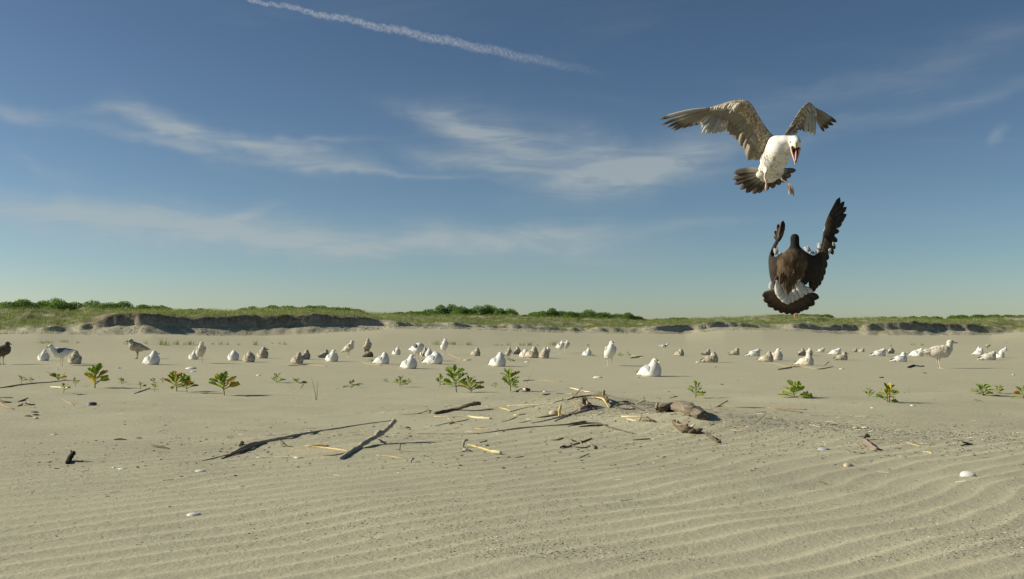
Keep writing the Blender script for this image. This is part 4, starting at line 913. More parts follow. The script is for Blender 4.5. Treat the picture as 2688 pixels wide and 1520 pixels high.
pose('hunch', .405, .19, .44, body_stand(R(14), [E((.105, 0, .292), (.058, .054, .060)), E((.115, 0, .322), (.046, .043, .046)), E((.122, 0, .362), (.047, .037, .038)), E((.154, 0, .357), (.024, .022, .022))]),
     ((.170, 0, .356), (0, .12, 0)), ((.147, .0335, .368),), wing_stand(R(14)), lg)
pose('beg', .420, .19, .48, body_stand(R(4), [E((.135, 0, .275), (.060, .056, .056)), E((.150, 0, .320), (.044, .042, .056)), E((.160, 0, .372), (.050, .038, .039)), E((.196, 0, .368), (.026, .023, .022))]),
     ((.212, 0, .367), (0, .05, 0)), ((.188, .034, .380),), wing_stand(R(4)), lg)
pose('preen', .345, .20, .40, body_stand(R(8), [E((.09, 0, .265), (.080, .082, .078)), E((.05, .03, .285), (.05, .04, .035)), E((-.01, .055, .285), (.045, .034, .03))]), None, (), wing_stand(R(8)), lg)
pose('lean', .400, .19, .48, body_stand(R(-4), [E((.135, 0, .255), (.062, .056, .056)), E((.175, 0, .298), (.046, .042, .052)), E((.200, 0, .345), (.047, .037, .038)), E((.232, 0, .338), (.023, .022, .021))]),
     ((.246, 0, .335), (0, .25, 0)), ((.224, .0335, .352),), wing_stand(R(-4)), lg)
RMESH = {}
def with_mat(me, mat, key):
    k = (me.name, mat.name, key)
    if k not in RMESH:
        m = me.copy() if key != 'R' else mirrored(me); m.materials.clear(); m.materials.append(mat); RMESH[k] = m
    return RMESH[k]
KIND = {  # body, wing, bill, leg
    'adult': ('white_plumage', 'grey_wing_plumage', 'bill_yellow', 'leg'), 'black': ('white_plumage', 'slate_wing_plumage', 'bill_yellow', 'leg'),
    'pale': ('streaked_white_plumage', 'pale_mottled_wing', 'bill_pink', 'leg'), 'brown': ('brown_mottled_plumage', 'brown_mottled_wing', 'bill_dark', 'leg_dark'),
    'dark': ('dark_brown_plumage', 'dark_brown_plumage', 'bill_dark', 'leg_dark'), 'white': ('white_plumage', 'pale_mottled_wing', 'bill_pink', 'leg'), 'grey': ('white_plumage', 'grey_wing_plumage', 'bill_yellow', 'leg')}
def gull(pz, kind, x0, x1, top, bot, side, label, yaw=None):
    """side: +1 facing away, -1 facing the camera; a minus sign on the width order (x0 > x1) makes it face left"""
    D = POSE[pz]; flip = x0 > x1
    if flip: x0, x1 = x1, x0
    g = hit((x0+x1)/2, bot-1.0); s = g.y/FPX; k = (bot-top)*s/D['H']
    if yaw is None:
        want = (x1-x0)*s/k; best = 10
        for a in range(0, 91, 3):
            wd = abs(math.cos(R(a)))*D['L']+math.sin(R(a))*D['W']*.55
            if wd >= want*1.02: best = a
        yaw = best*side
    if flip and yaw is not None: yaw = 180-yaw
    root = thing('gull', g, label, 'gull', 'gulls resting on the sand' if D['legs'] is None else 'gulls standing on the sand', R(yaw)); root.scale = (k, k, k)
    b, wg, bi, lgm = (PL[n] for n in KIND[kind])
    # recentre the bird over its picture position
    off = Matrix.Rotation(R(yaw), 3, 'Z') @ Vector((-.02 if D['legs'] is None else .0, 0, 0)); root.location = g-off*k
    obj('body', with_mat(D['body'], b, 'B'), root)
    obj('wing', with_mat(D['wings'], wg, 'L'), root); obj('wing', with_mat(D['wings'], wg, 'R'), root)
    if D['bill']:
        o = obj('bill', with_mat(BILL, bi, 'B'), root); o.location, o.rotation_euler = D['bill']
    for e in D['eyes']:
        for sg in (1, -1): o = obj('eye', EYE, root); o.location = (e[0], e[1]*sg, e[2])
    if D['legs']:
        for key in ('L', 'R'):
            l = obj('leg', with_mat(D['legs'][0], lgm, key), root); obj('foot', with_mat(D['legs'][1], lgm, key), l)
    return root
G = gull
G('hunch','dark',-18,27,897,958,1,'dark brown gull cut by the left edge, standing with its back turned',75)
G('rest','adult',92,133,918.5,948,-1,'small white gull sitting between the dark one at the left edge and the striding one')
G('lean','black',182,139,902,960,-1,'white gull with dark grey back striding at the left, head lowered',-55)
G('rest','brown',174,217,920,956.5,-1,'brown mottled gull sitting right beside the striding dark backed one')
G('hunch','brown',383,336,890,943,1,'brown standing gull facing left, behind and above the tucked white one',-35)
G('turned','grey',365,426,921,958,1,'white gull with grey wing sitting with its head turned back, under the brown standing one',-35)
G('rest','adult',490,523,920,944.5,-1,'white gull sitting partly hidden behind the yellow billed standing gull')
G('alert','pale',507,544,897.5,955,-1,'pale standing gull with a bright yellowish bill turned right, left part of the flock',-62)
G('tuck','adult',593,629,920,947,-1,'white gull sitting with tucked head, left of three sitting together')
G('tuck','brown',631,672,923,951.5,-1,'dark brown mottled gull sitting in the middle of three together')
G('turned','brown',670,706,911,941.5,-1,'brown and white gull sitting rearmost and right of three together')
G('rest','brown',757,799,925,955.5,-1,'brown mottled gull in front of a pair, its pale tail pointing left')
G('rest','brown',788,811,918.5,944.5,1,'brown gull half hidden behind the front one of the mottled pair')
G('rest','brown',835,864,918,940,1,'greyish brown gull sitting half behind the bright white one left of centre')
G('rest','adult',849,890,918,950,-1,'bright white gull sitting left of the two brown standing ones')
G('alert','pale',899,930,894,938,-1,'pale brown standing gull, left one of the two slim standing ones',-25)
G('alert','brown',945,981,889,938,-1,'dark brown gull standing upright, right one of the two slim standing ones',-70)
G('tuck','dark',953,981,923,938.5,1,'dark brown gull sitting behind the legs of the upright brown one')
G('rest','black',1026,1053,911.5,932,-1,'small white gull with slate back sitting alone near centre')
G('turned','grey',980,1021,925,956.5,-1,'white gull with a pale grey raised back, sitting left of centre over a stick',-32)
G('rest','adult',1046,1097,930.5,968.5,-1,'large bright white gull sitting in front near centre, the nearest there')
G('preen','black',1077,1111,900.5,948,-1,'headless looking white gull preening under a slate blue back, standing',-50)
G('rest','pale',1105,1121,912,936,1,'small pale brown gull in the cluster behind the preening birds, left one')
G('rest','white',1116,1134,915,938,-1,'small whitish gull in the cluster behind the preening birds, right one')
G('tuck','grey',1112,1160,923,956.5,-1,'grey and white gull sitting and preening its outstretched wing',-30)
G('alert','adult',1150,1181,889,933,-1,'pure white gull standing alone near centre, in front of grass tufts',-72)
G('rest','brown',1232,1262,913,935.5,-1,'brown gull sitting alone between the white standing one and the big white sitting one')
G('turned','adult',1280,1329,925,962.5,-1,'big white gull sitting in front of the mottled cluster at centre')
G('alert','brown',1322,1346,911,946,-1,'grey brown gull sitting upright just behind the big white one',-70)
G('turned','brown',1344,1367,911,931,1,'brown gull sitting behind and right of the upright grey brown one')
G('tuck','pale',1361,1390,917,939,-1,'pale buff gull, left one of the row of three mottled ones at centre')
G('rest','brown',1374,1415,909.5,940.5,-1,'tallest mottled gull with a dark shaded right side in the central row')
G('rest','brown',1415,1439,913,941.5,-1,'narrow upright mottled gull, right end of the central row')
G('rest','grey',1430,1444,911,926,1,'small white gull peeping out behind the right end of the central row')
G('hunch','adult',1458,1483,894.5,930,-1,'white standing gull, left and front one of a close pair')
G('hunch','pale',1476,1495,893,926,-1,'greyish standing gull, right and rear one of a close pair')
G('rest','adult',1527,1553,914,934.5,-1,'small white gull sitting alone left of the big standing gull')
G('alert','white',1581,1620,895.5,962,-1,'big whitish gull standing and facing the camera right of centre',-78)
near_g = G('rest','grey',1673,1736,941,989,-1,'nearest white gull, sitting, with a red mark on top of its head')
G('lean','black',1728,1756,901,922,-1,'small white gull with black wings standing far back, facing right',-8)
G('turned','brown',1767,1796,915.5,935.5,-1,'small brown gull sitting right behind the one with the red mark')
G('rest','brown',1836,1871,917,933,1,'brown gull behind the larger mottled one right of centre')
G('turned','brown',1839,1888,924,952.5,-1,'larger mottled brown gull in front of a similar one right of centre')
G('rest','brown',1911,1943,914,933,-1,'small brown gull sitting alone, tail to the left, right of the mottled pair')
G('low','grey',1957,1998,916,936,-1,'pale grey and white gull lying low, its dark tail end pointing left')
G('turned','brown',1989,2031,923,950.5,-1,'mottled brown gull sitting left of the white breasted one with dark head')
G('rest','pale',2016,2052,915,946.5,-1,'white breasted gull with a dark crown sitting right of the mottled one')
G('turned','brown',2089,2118,915,934.5,1,'brown gull, rear left of a trio right of centre')
G('rest','pale',2113,2130,914,934,-1,'gull with a white ringed face, rear right of a trio')
G('turned','pale',2089,2136,928.5,959.5,-1,'front gull of a trio with white left side and dark slate right side')
G('low','adult',2142,2166,914,925.5,-1,'tiny white gull far back right of the trio')
G('low','grey',2175,2208,914,931.5,-1,'white headed gull far back behind the streaked brown one at right')
G('rest','brown',2183,2232,923.5,946.5,-1,'streaked brown gull in profile, dark tail left, at right')
G('rest','brown',2231,2254,915,925.5,-1,'tiny buff gull far back, left one of a small pair at right')
G('rest','brown',2253,2269,914,925,-1,'tiny buff gull far back, right one of a small pair at right')
G('low','grey',2285,2327,915,936,-1,'white gull with pale grey back and dark wing ends left of a brown one')
G('tuck','brown',2325,2350,913,929,1,'reddish brown gull behind the white one with grey back at right')
G('rest','adult',2340,2382,925,951,-1,'white gull sitting left in front of the tall standing one')
G('low','grey',2388,2423,914.5,936,-1,'white gull with black wing ends just behind the tall one\'s tail')
G('low','brown',2416,2442,914.5,928,1,'mottled gull mostly hidden behind the back of the tall one')
G('beg','pale',2419,2511,891,968,-1,'tall pale grey brown gull standing in profile facing right, the largest on the sand',-6)
G('rest','adult',2561,2577,911,925,1,'small white gull, rear one of a tight pair at far right')
G('rest','adult',2554,2581,914,932,-1,'white gull, front one of a tight pair at far right')
G('preen','brown',2578,2607,904,918,-1,'small brown backed gull bending over far back at the far right',-15)
G('low','pale',2566,2619,922.5,946.5,-1,'pale buff grey gull lying in front at the far right')
G('rest','adult',2612,2632,919,940,-1,'slim white gull behind the right shoulder of the buff grey one')
G('rest','adult',2627,2643,912,922.5,-1,'tiniest white gull, farthest right on the sand')
me = blob('red_mark', [E((0, 0, 0), (.011, .010, .008)), E((.009, .002, -.002), (.007, .007, .005))], .002, 2)
o = obj('red_mark', me, near_g, material('red_paint_mark', lambda t, tc, b: ((.75, .12, .07), None), .6, .2)); o.location = (.080, 0, .240)

# ------------------------------------------------------------------ the two birds in the air
DOWN = Vector((0, -1, 0))
def m_feather(base, tip, edge=None, t0=.62, t1=.85, streak=.35, glow=.38):
    def f(t, tc, b):
        s = t.node('ShaderNodeSeparateXYZ'); t.l.new(tc.outputs['UV'], s.inputs[0]); oi = t.node('ShaderNodeObjectInfo')
        n = t.noise(t.mapping(tc.outputs['UV'], (3, 40, 1), (0, 0, .6)), 2.5, 3, .6); v = t.math('MULTIPLY_ADD', n, .16, s.outputs[1])
        c = t.mix(t.step(v, t0+.08, t1+.08), base, tip)
        dk = tuple(q*.62 for q in base); c = t.mix(t.math('MULTIPLY', t.step(n, .42, .68), streak), c, dk)
        if edge: c = t.mix(t.math('MULTIPLY', t.step(s.outputs[0], .26, .10), .9), c, edge)
        sh = t.math('MULTIPLY', t.step(t.math('ABSOLUTE', t.math('SUBTRACT', s.outputs[0], .5)), .05, .02), .45)
        c = t.mix(sh, c, tuple(q*.5 for q in base))
        c = t.mix(t.math('MULTIPLY', oi.outputs['Random'], .25), c, dk); leafy(t, b, c, glow); return c, (n, .3, .002)
    return f
FM = {'prim': material('primary_feather', m_feather((.40, .355, .28), (.035, .028, .024), (.56, .50, .40), .60, .80), .75, .15),
      'primp': material('pale_primary_feather', m_feather((.58, .54, .46), (.045, .038, .03), None, .78, .9), .75, .15),
      'sec': material('secondary_feather', m_feather((.42, .375, .30), (.24, .20, .155), None, .5, .95, .5), .8, .15),
      'secp': material('plain_secondary_feather', m_feather((.44, .395, .31), (.36, .315, .24), None, .6, .98, .35), .8, .15),
      'white': material('white_feather', m_feather((.62, .60, .55), (.72, .70, .65), None, .4, .9, .5), .85, .1),
      'tail': material('tail_feather', m_feather((.50, .455, .37), (.105, .08, .06), None, .38, .66, .4), .8, .15),
      'obrown': material('blackish_feather', m_feather((.060, .045, .033), (.022, .018, .015), (.12, .09, .065), .5, .9, .4, .05), .75, .2),
      'otail': material('dark_brown_tail_feather', m_feather((.088, .063, .042), (.035, .026, .02), None, .6, .9, .5, .12), .8, .15),
      'owhite': material('clean_white_feather', m_feather((.76, .75, .71), (.80, .79, .76), None, .4, .9, .25), .85, .1)}
M_COV = material('mottled_underwing_covert', plume((.56, .475, .34), (.25, .175, .105), 26, .95, (.14, .105, .07)), .85, .1)
M_COVG = material('grey_buff_covert', plume((.50, .46, .38), (.33, .285, .22), 22, .8), .85, .1)
M_COVD = material('dark_upperwing_covert', plume((.16, .14, .12), (.07, .06, .05), 22, .8), .85, .1)
def m_gbody(t, tc, b):
    P = tc.outputs['Object']; s = t.node('ShaderNodeSeparateXYZ'); t.l.new(P, s.inputs[0])
    v = t.noise(t.mapping(P, (1, 1, 1.3)), 75, 2, .5, 1.0); n = t.noise(P, 30, 4, .65); low = t.step(s.outputs[2], -.005, -.075)
    c = t.mix(t.math('MULTIPLY', t.math('MULTIPLY', low, t.step(t.math('ADD', t.math('MULTIPLY', v, .7), t.math('MULTIPLY', n, .6)), .64, .80)), .8), (.74, .72, .67), (.31, .25, .18))
    crown = t.math('MULTIPLY', t.step(s.outputs[2], .098, .112), t.step(s.outputs[0], .085, .105))
    return t.mix(t.math('MULTIPLY', crown, t.step(n, .44, .6)), c, (.42, .40, .36)), (t.math('ADD', n, v), .3, .004)
M_GB = material('white_speckled_body', m_gbody, .85, .1)

def flight(YD, sc_, ox, oy, zx, zy, label, name='gull', cat='gull'):
    c = at(ox+zx/sc_, oy+zy/sc_, YD); root = thing(name, c, label, cat)
    k = YD/FPX/sc_                                    # metres for one unit of the drawing
    def p(x, y, d=0.): return at(ox+x/sc_, oy+y/sc_, YD+d)-c
    return root, p, k
root, p, k = flight(5.6, 4.853, 1700, 230, 1680, 760, 'speckled gull hovering in the air with raised wings and wide open bill')
# trunk, neck and head in one skin; the head reaches forward and down to the right
parts = [E(p(1655, 800, -.02), (158*k, .085, 165*k), (0, R(28), 0)), E(p(1585, 925, .02), (150*k, .080, 150*k), (0, R(30), 0)), E(p(1640, 700, 0), (120*k, .075, 90*k)), E(p(1730, 720, -.03), (125*k, .075, 112*k)),
         E(p(1770, 790, -.03), (85*k, .06, 110*k), (0, R(-10), 0)), E(p(1690, 900, .0), (115*k, .07, 130*k), (0, R(25), 0)), E(p(1510, 1005, .06), (110*k, .06, 72*k), (0, R(-32), 0)), E(p(1600, 1040, .06), (125*k, .055, 60*k)),
         E(p(1815, 700, -.06), (92*k, .055, 88*k)), E(p(1868, 690, -.095), (80*k, .045, 82*k)), E(p(1892, 700, -.125), (60*k, .032, 66*k)), E(p(1886, 745, -.130), (46*k, .02, 34*k)), E(p(1850, 760, -.115), (38*k, .022, 55*k)), E(p(1925, 755, -.110), (28*k, .02, 45*k)),
         E(p(1505, 1070, .01), (30*k, .022, 55*k)), E(p(1706, 1065, .01), (34*k, .022, 62*k))]
obj('body', blob('flying_gull_body', parts, .0036, 60), root, M_GB)
from mathutils.bvhtree import BVHTree
_b = bpy.data.meshes['flying_gull_body']; bvh = BVHTree.FromPolygons([v.co for v in _b.vertices], [tuple(q.vertices) for q in _b.polygons])
for x, y in ((1823, 695), (1941, 686)):
    h_ = bvh.ray_cast(p(x, y, -.5), (p(x, y, .5)-p(x, y, -.5)).normalized())[0]
    e = obj('eye', EYE, root); e.location = (h_ if h_ else p(x, y, -.12))+Vector((0, .0015, 0)); e.scale = (.85, .7, 1.0)
# open bill
M_HORN = material('flesh_coloured_bill', lambda t, tc, b: ((.60, .44, .30), None), .45, .35)
M_MOUTH = material('dark_red_gape', lambda t, tc, b: ((.10, .018, .015), None), .5, .3)
M_TONG = material('pink_tongue', lambda t, tc, b: ((.62, .27, .27), None), .4, .4)
V, F, uv = tube([p(1888, 695, -.135), p(1888, 722, -.156), p(1886, 745, -.170), p(1884, 772, -.180)], [20*k, 21*k, 15*k, 5*k], 10, 1, .02)
obj('upper_bill', mesh('upper_bill', V, F), root, material('yellowish_bill_ridge', lambda t, tc, b: ((.50, .45, .20), None), .4, .35))
for a in ([(1826, 752, -.128), (1832, 800, -.142), (1852, 868, -.156), (1872, 935, -.168), (1882, 988, -.176)], [(1940, 775, -.125), (1930, 825, -.142), (1908, 900, -.158), (1890, 958, -.170), (1883, 988, -.176)]):
    Q, rr = resample([p(*q) for q in a], [14*k, 11*k, 10*k, 7*k, 3*k], 4); v, f, uv = tube(Q, rr, 8, 1, .03); obj('lower_bill', mesh('lower_bill', v, f), root, M_HORN)
V = [p(1843, 738, -.137), p(1886, 745, -.142), p(1932, 738, -.137), p(1927, 830, -.147), p(1900, 910, -.160), p(1883, 965, -.170), p(1866, 910, -.160), p(1840, 820, -.146), p(1885, 810, -.130)]
V += [q+Vector((0, .012, 0)) for q in V[:8]]
F = [(i, (i+1) % 8, 8) for i in range(8)]+[(i, i+9, (i+1) % 8+9, (i+1) % 8) for i in range(8)]+[tuple(range(16, 8, -1))]
obj('mouth', mesh('mouth_lining', V, F, False), root, M_MOUTH)
Q, rr = resample([p(1890, 790, -.135), p(1889, 860, -.160), p(1884, 935, -.174)], [9*k, 13*k, 5*k], 4); v, f, uv = tube(Q, rr, 8, 3, .02, .6); obj('tongue', mesh('tongue', v, f), root, M_TONG)

def wing(root, nm, stations, cov, mat_c, thick, feathers, n=22):
    st = interp_st(stations, n); th = np.interp(np.linspace(0, 1, n), np.linspace(0, 1, len(thick)), thick)
    wo = obj(nm, airfoil(nm, st, th), root, mat_c)
    for j, (rt, tp, wd, mt, tw, rag) in enumerate(feathers):
        obj('feather', feather('feather', rt, tp, wd, DOWN, R(tw), .03, .5, rag, j), wo, FM[mt])
    return wo
rnd = random.Random(5); N = lambda x, z: Vector((x, -1, z)).normalized()
# its right wing, at the left in the picture: underside towards the camera
st = [(p(1600, 610, .0), p(1500, 830, .03), N(-.2, -.3)), (p(1520, 520, -.01), p(1370, 800, .03), N(-.2, -.3)), (p(1425, 375, -.02), p(1250, 640, .03), N(-.25, -.3)), (p(1345, 238, -.04), p(1150, 500, .02), N(-.2, -.3)),
      (p(1262, 162, -.05), p(1040, 420, .02), N(-.1, -.4)), (p(1080, 168, -.03), p(930, 380, .03), N(0, -.4)), (p(880, 226, -.0), p(810, 345, .03), N(0, -.4)), (p(740, 275, .02), p(700, 330, .03), N(0, -.3))]
fe = []
# secondaries along the arm
TE = [(1455, 885), (1400, 915), (1345, 922), (1290, 915), (1255, 850), (1225, 775), (1195, 735), (1155, 690), (1120, 645), (1075, 605), (1030, 575), (985, 548)]
RT = [(1560, 690), (1520, 650), (1480, 600), (1440, 540), (1400, 480), (1370, 430), (1340, 380), (1310, 330), (1280, 300), (1240, 280), (1200, 270), (1150, 265)]
for j in range(len(TE)*2-1):
    u = j/2; a = int(u); q = u-a; e_, r_0 = TE[a], RT[a]
    if q: e_ = ((TE[a][0]+TE[a+1][0])/2, (TE[a][1]+TE[a+1][1])/2); r_0 = ((RT[a][0]+RT[a+1][0])/2, (RT[a][1]+RT[a+1][1])/2)
    fe.append((p(r_0[0], r_0[1], .022), p(e_[0]+rnd.uniform(-8, 8), e_[1]+rnd.uniform(-14, 10), .045+.002*(j % 3)), rnd.uniform(110, 135)*k, 'secp', 3, .04))
for tx, ty, rx, ry in ((945, 560, 1090, 330), (905, 585, 1050, 320), (860, 588, 1010, 310), (820, 590, 985, 300), (775, 588, 950, 300), (735, 590, 930, 300), (695, 586, 900, 310), (700, 555, 870, 320), (690, 520, 850, 320), (685, 488, 830, 320)):
    fe.append((p(rx, ry, .03), p(tx+rnd.uniform(-8, 8), ty, .035+rnd.uniform(0, .02)), rnd.uniform(44, 66)*k, 'white', rnd.uniform(-18, 28), .3))
# primaries
for j, (tx, ty, rx, ry, wd, mt) in enumerate(((675, 462, 850, 320, 52, 'white'), (600, 480, 840, 310, 50, 'primp'), (520, 498, 830, 300, 52, 'primp'), (440, 520, 820, 300, 52, 'prim'), (332, 548, 810, 295, 50, 'prim'), (300, 530, 800, 290, 44, 'prim'),
                               (250, 507, 800, 285, 50, 'prim'), (178, 476, 790, 275, 46, 'prim'), (152, 402, 800, 262, 58, 'primp'))):
    fe.append((p(rx, ry, .030-.004*j), p(tx, ty, .05-.006*j), wd*k, mt, 10, .02))
wo = wing(root, 'wing', st, None, M_COV, [.011, .013, .013, .012, .011, .008, .006, .003], fe)
# rows of greater and median coverts overlapping the quills
cvt = []
for j in range(26):
    u = j/25; xa = 1500-600*u; s0 = interp_st(st, 40)[int(5+30*u)]; le, te, nn = s0; ch = te-le
    for a0, a1, wd, mt in ((.40, .98, 66, 'secp'), (.12, .52, 52, None)):
        r0 = le+ch*a0+nn*.010; t1 = le+ch*(a1+rnd.uniform(-.06, .08))+nn*(.012 if mt else .016)+Vector((-.004, 0, -.002))
        o = obj('covert', feather('covert', r0, t1, wd*k*rnd.uniform(.9, 1.3), nn, R(8), .02, .6, .12, j, 7), wo, FM[mt] if mt else M_COV)
        if mt is None: o.data.materials.clear(); o.data.materials.append(M_COV if u < .62 else M_COVG)
# its left wing, seen foreshortened at the right
st = [(p(1745, 605, .03), p(1875, 600, .06), N(.3, -.2)), (p(1800, 510, .05), p(1890, 490, .09), N(.3, -.2)), (p(1868, 395, .08), p(1935, 400, .13), N(.3, -.2)), (p(1955, 265, .11), p(2020, 330, .17), N(.2, -.2)),
      (p(2040, 190, .14), p(2090, 310, .19), N(.2, -.3)), (p(2085, 200, .16), p(2115, 320, .20), N(.3, -.3)), (p(2140, 262, .19), p(2140, 340, .22), N(.3, -.3))]
fe = []
for tx, ty, rx, ry, wd, mt in ((1885, 555, 1910, 430, 40, 'sec'), (1915, 545, 1935, 400, 44, 'sec'), (1945, 548, 1960, 370, 46, 'sec'), (1968, 530, 1985, 340, 44, 'sec'), (1995, 560, 2010, 320, 46, 'sec'), (2020, 572, 2030, 300, 46, 'white'), (2045, 560, 2050, 300, 44, 'sec'),
                               (2072, 590, 2065, 300, 44, 'white'), (2098, 575, 2085, 300, 40, 'white'), (2118, 608, 2100, 310, 44, 'white'), (2136, 560, 2110, 310, 38, 'white'), (2118, 520, 2110, 300, 40, 'white')):
    fe.append((p(rx, ry, .16), p(tx+rnd.uniform(-5, 5), ty, .19+rnd.uniform(0, .02)), wd*k*1.25, mt, rnd.uniform(-15, 25), .22))
for j, (tx, ty, rx, ry, wd) in enumerate(((2212, 500, 2120, 330, 40), (2252, 560, 2120, 330, 40), (2285, 528, 2125, 310, 38), (2308, 518, 2128, 300, 42), (2338, 482, 2130, 290, 40), (2365, 482, 2132, 280, 42), (2408, 440, 2135, 262, 50))):
    fe.append((p(rx, ry, .20-.003*j), p(tx, ty, .26-.004*j), wd*k*1.1, 'prim', 12, .02))
wo = wing(root, 'wing', st, None, M_COV, [.007, .009, .009, .010, .010, .008, .004], fe)
for j in range(14):
    u = j/13; s0 = interp_st(st, 40)[int(3+35*u)]; le, te, nn = s0; ch = te-le
    o = obj('covert', feather('covert', le+ch*.15+nn*.008, te+Vector((.01, 0, -.022))*rnd.uniform(.6, 1.2)+nn*.008, 30*k*rnd.uniform(.9, 1.4), nn, R(8), .02, .6, .15, j, 7), wo); o.data.materials.append(M_COV if u < .5 else M_COVG)
v, f, uv = tube([p(1748, 612, .02), p(1800, 545, .035), p(1862, 495, .055), p(1880, 480, .07)], [8*k, 34*k, 30*k, 10*k], 10, 3, .06, .8); obj('scapular_patch', mesh('scapular_patch', v, f), wo, M_COVD)
# fanned tail and pale undertail
tl = obj('tail', blob('tail_base', [E(p(1520, 1085, .10), (120*k, .018, 66*k), (0, R(-8), 0)), E(p(1600, 1110, .10), (110*k, .016, 70*k)), E(p(1470, 1110, .11), (95*k, .013, 62*k)), E(p(1540, 1165, .115), (110*k, .010, 52*k))], .0042, 4), root, M_GB)
TT = [(1095, 1083), (1082, 1165), (1108, 1228), (1178, 1292), (1255, 1338), (1345, 1352), (1412, 1342), (1500, 1318), (1600, 1282), (1690, 1235), (1770, 1195), (1828, 1128), (1888, 1055)]
for j, (x, y) in enumerate(TT):
    rx, ry = 1560+(x-1540)*.13, 1060+(y-1200)*.08
    obj('feather', feather('feather', p(rx, ry, .115), p(x, y, .15+.004*(j % 2)+.0015*j), 88*k if j < 12 else 70*k, DOWN, R(12), .03, .42, .06, j), tl, FM['tail'])
# legs trailing below
M_LEG = PL['leg']
Q, rr = resample([p(1503, 1090, -.005), p(1490, 1150, -.02), p(1512, 1200, -.03), p(1512, 1240, -.02)], [17*k, 11*k, 12*k, 9*k], 4); v, f, uv = tube(Q, rr, 8, 1, .05); lg1 = obj('leg', mesh('gull_leg', v, f), root, M_LEG)
Q, rr = resample([p(1512, 1235, -.022), p(1510, 1280, -.015), p(1508, 1315, -.005)], [14*k, 17*k, 8*k], 4); v, f, uv = tube(Q, rr, 8, 1, .05, .7); obj('foot', mesh('gull_foot', v, f), lg1, M_LEG)
Q, rr = resample([p(1702, 1100, .0), p(1700, 1150, -.01), p(1730, 1185, -.015), p(1775, 1205, -.02)], [17*k, 11*k, 10*k, 10*k], 4); v, f, uv = tube(Q, rr, 8, 1, .05); lg2 = obj('leg', mesh('gull_leg', v, f), root, M_LEG)
V, F = [], []
pts = [(1770, 1200, -.02), (1832, 1232, -.03), (1865, 1310, -.035), (1868, 1385, -.04), (1845, 1340, -.037), (1838, 1372, -.038), (1815, 1330, -.034), (1806, 1358, -.032), (1796, 1290, -.03)]
V = [p(*q) for q in pts]+[p(*q)+Vector((0, .008, 0)) for q in pts]; n = len(pts); F = [tuple(range(n)), tuple(range(2*n-1, n-1, -1))]+[(i, i+n, (i+1) % n+n, (i+1) % n) for i in range(n)]
obj('foot', mesh('webbed_foot', V, F, False), lg2, M_LEG)
for a in ((1868, 1385), (1838, 1372), (1806, 1358)):
    v, f, uv = tube([p(1800, 1240, -.034), p((1800+a[0])/2+12, (1240+a[1])/2, -.044), p(a[0], a[1]+3, -.044)], [6*k, 6*k, 3*k], 6, 1, .1); obj('toe', mesh('toe', v, f), lg2, material('toe_skin', lambda t, tc, b: ((.36, .17, .13), None), .6, .3) if a[0] == 1868 else bpy.data.materials['toe_skin'])

# ---- the brown wader rising with its back to the camera
root, p, k = flight(4.8, 4.159, 1950, 500, 560, 850, 'dark brown wader with black head and white rump, flying up, seen from behind', 'oystercatcher', 'bird')
def m_ob(t, tc, b):
    P = tc.outputs['Object']; s = t.node('ShaderNodeSeparateXYZ'); t.l.new(P, s.inputs[0]); n = t.noise(t.mapping(P, (1.6, 1, .6)), 38, 4, .65)
    c = t.ramp(n, [(.32, (.036, .024, .013)), (.5, (.080, .054, .030)), (.68, (.14, .097, .055))])
    return t.mix(t.step(t.math('MULTIPLY_ADD', n, .012, s.outputs[2]), .085, .112), c, (.010, .009, .009)), (n, .5, .006)
M_OB = material('brown_back_and_black_head', m_ob, .8, .15)
parts = [E(p(567, 520, -.0), (52*k, .026, 54*k)), E(p(568, 560, .0), (50*k, .026, 70*k)), E(p(568, 625, 0), (56*k, .03, 60*k)), E(p(570, 670, 0), (100*k, .035, 60*k)), E(p(560, 720, 0), (150*k, .042, 75*k)), E(p(540, 800, .0), (178*k, .05, 120*k)),
         E(p(520, 900, .0), (160*k, .05, 140*k)), E(p(525, 930, .01), (130*k, .045, 95*k))]
obj('body', blob('wader_body', parts, .0036, 60), root, M_OB)
v, f, uv = tube([p(567, 515, .03), p(566, 508, .06), p(565, 500, .095)], [9*k, 8*k, 3*k], 8, 1, .02); obj('bill', mesh('red_bill', v, f), root, material('orange_red_bill', lambda t, tc, b: ((.75, .16, .04), None), .4, .4))
UPN = lambda x, z: Vector((x, -1, z)).normalized()
# left wing: forearm raised, seen nearly edge on
st = [(p(480, 660, .0), p(500, 960, -.01), UPN(-.2, .2)), (p(390, 712, .01), p(430, 1035, -.01), UPN(-.3, .2)), (p(330, 722, .03), p(350, 1062, .0), UPN(-.4, .2)), (p(305, 690, .06), p(300, 960, .02), UPN(-.6, .1)),
      (p(318, 630, .09), p(281, 830, .06), UPN(-.8, .1)), (p(345, 580, .12), p(283, 725, .09), UPN(-.8, .1)), (p(378, 540, .14), p(320, 620, .12), UPN(-.7, .1)), (p(400, 520, .15), p(362, 550, .14), UPN(-.6, 0))]
fe = [(p(390, 560, .14), p(x, y, d), wd*k, 'obrown', 8, .03) for x, y, d, wd in ((346, 498, .15, 44), (352, 438, .155, 48), (384, 366, .15, 50), (412, 392, .146, 52), (440, 330, .14, 66))]
fe += [(p(400, 900, -.01), p(x, y, -.012-.001*i), 52*k, 'obrown', 8, .05) for i, (x, y) in enumerate(((335, 1070), (362, 1062), (395, 1040), (432, 1045)))]
M_OW = material('blackish_brown_upperwing', plume((.040, .030, .022), (.022, .018, .014), 22, .8, (.035, .027, .02)), .8, .15)
wo = wing(root, 'wing', st, None, M_OW, [.012, .012, .011, .010, .008, .006, .005, .003], fe)
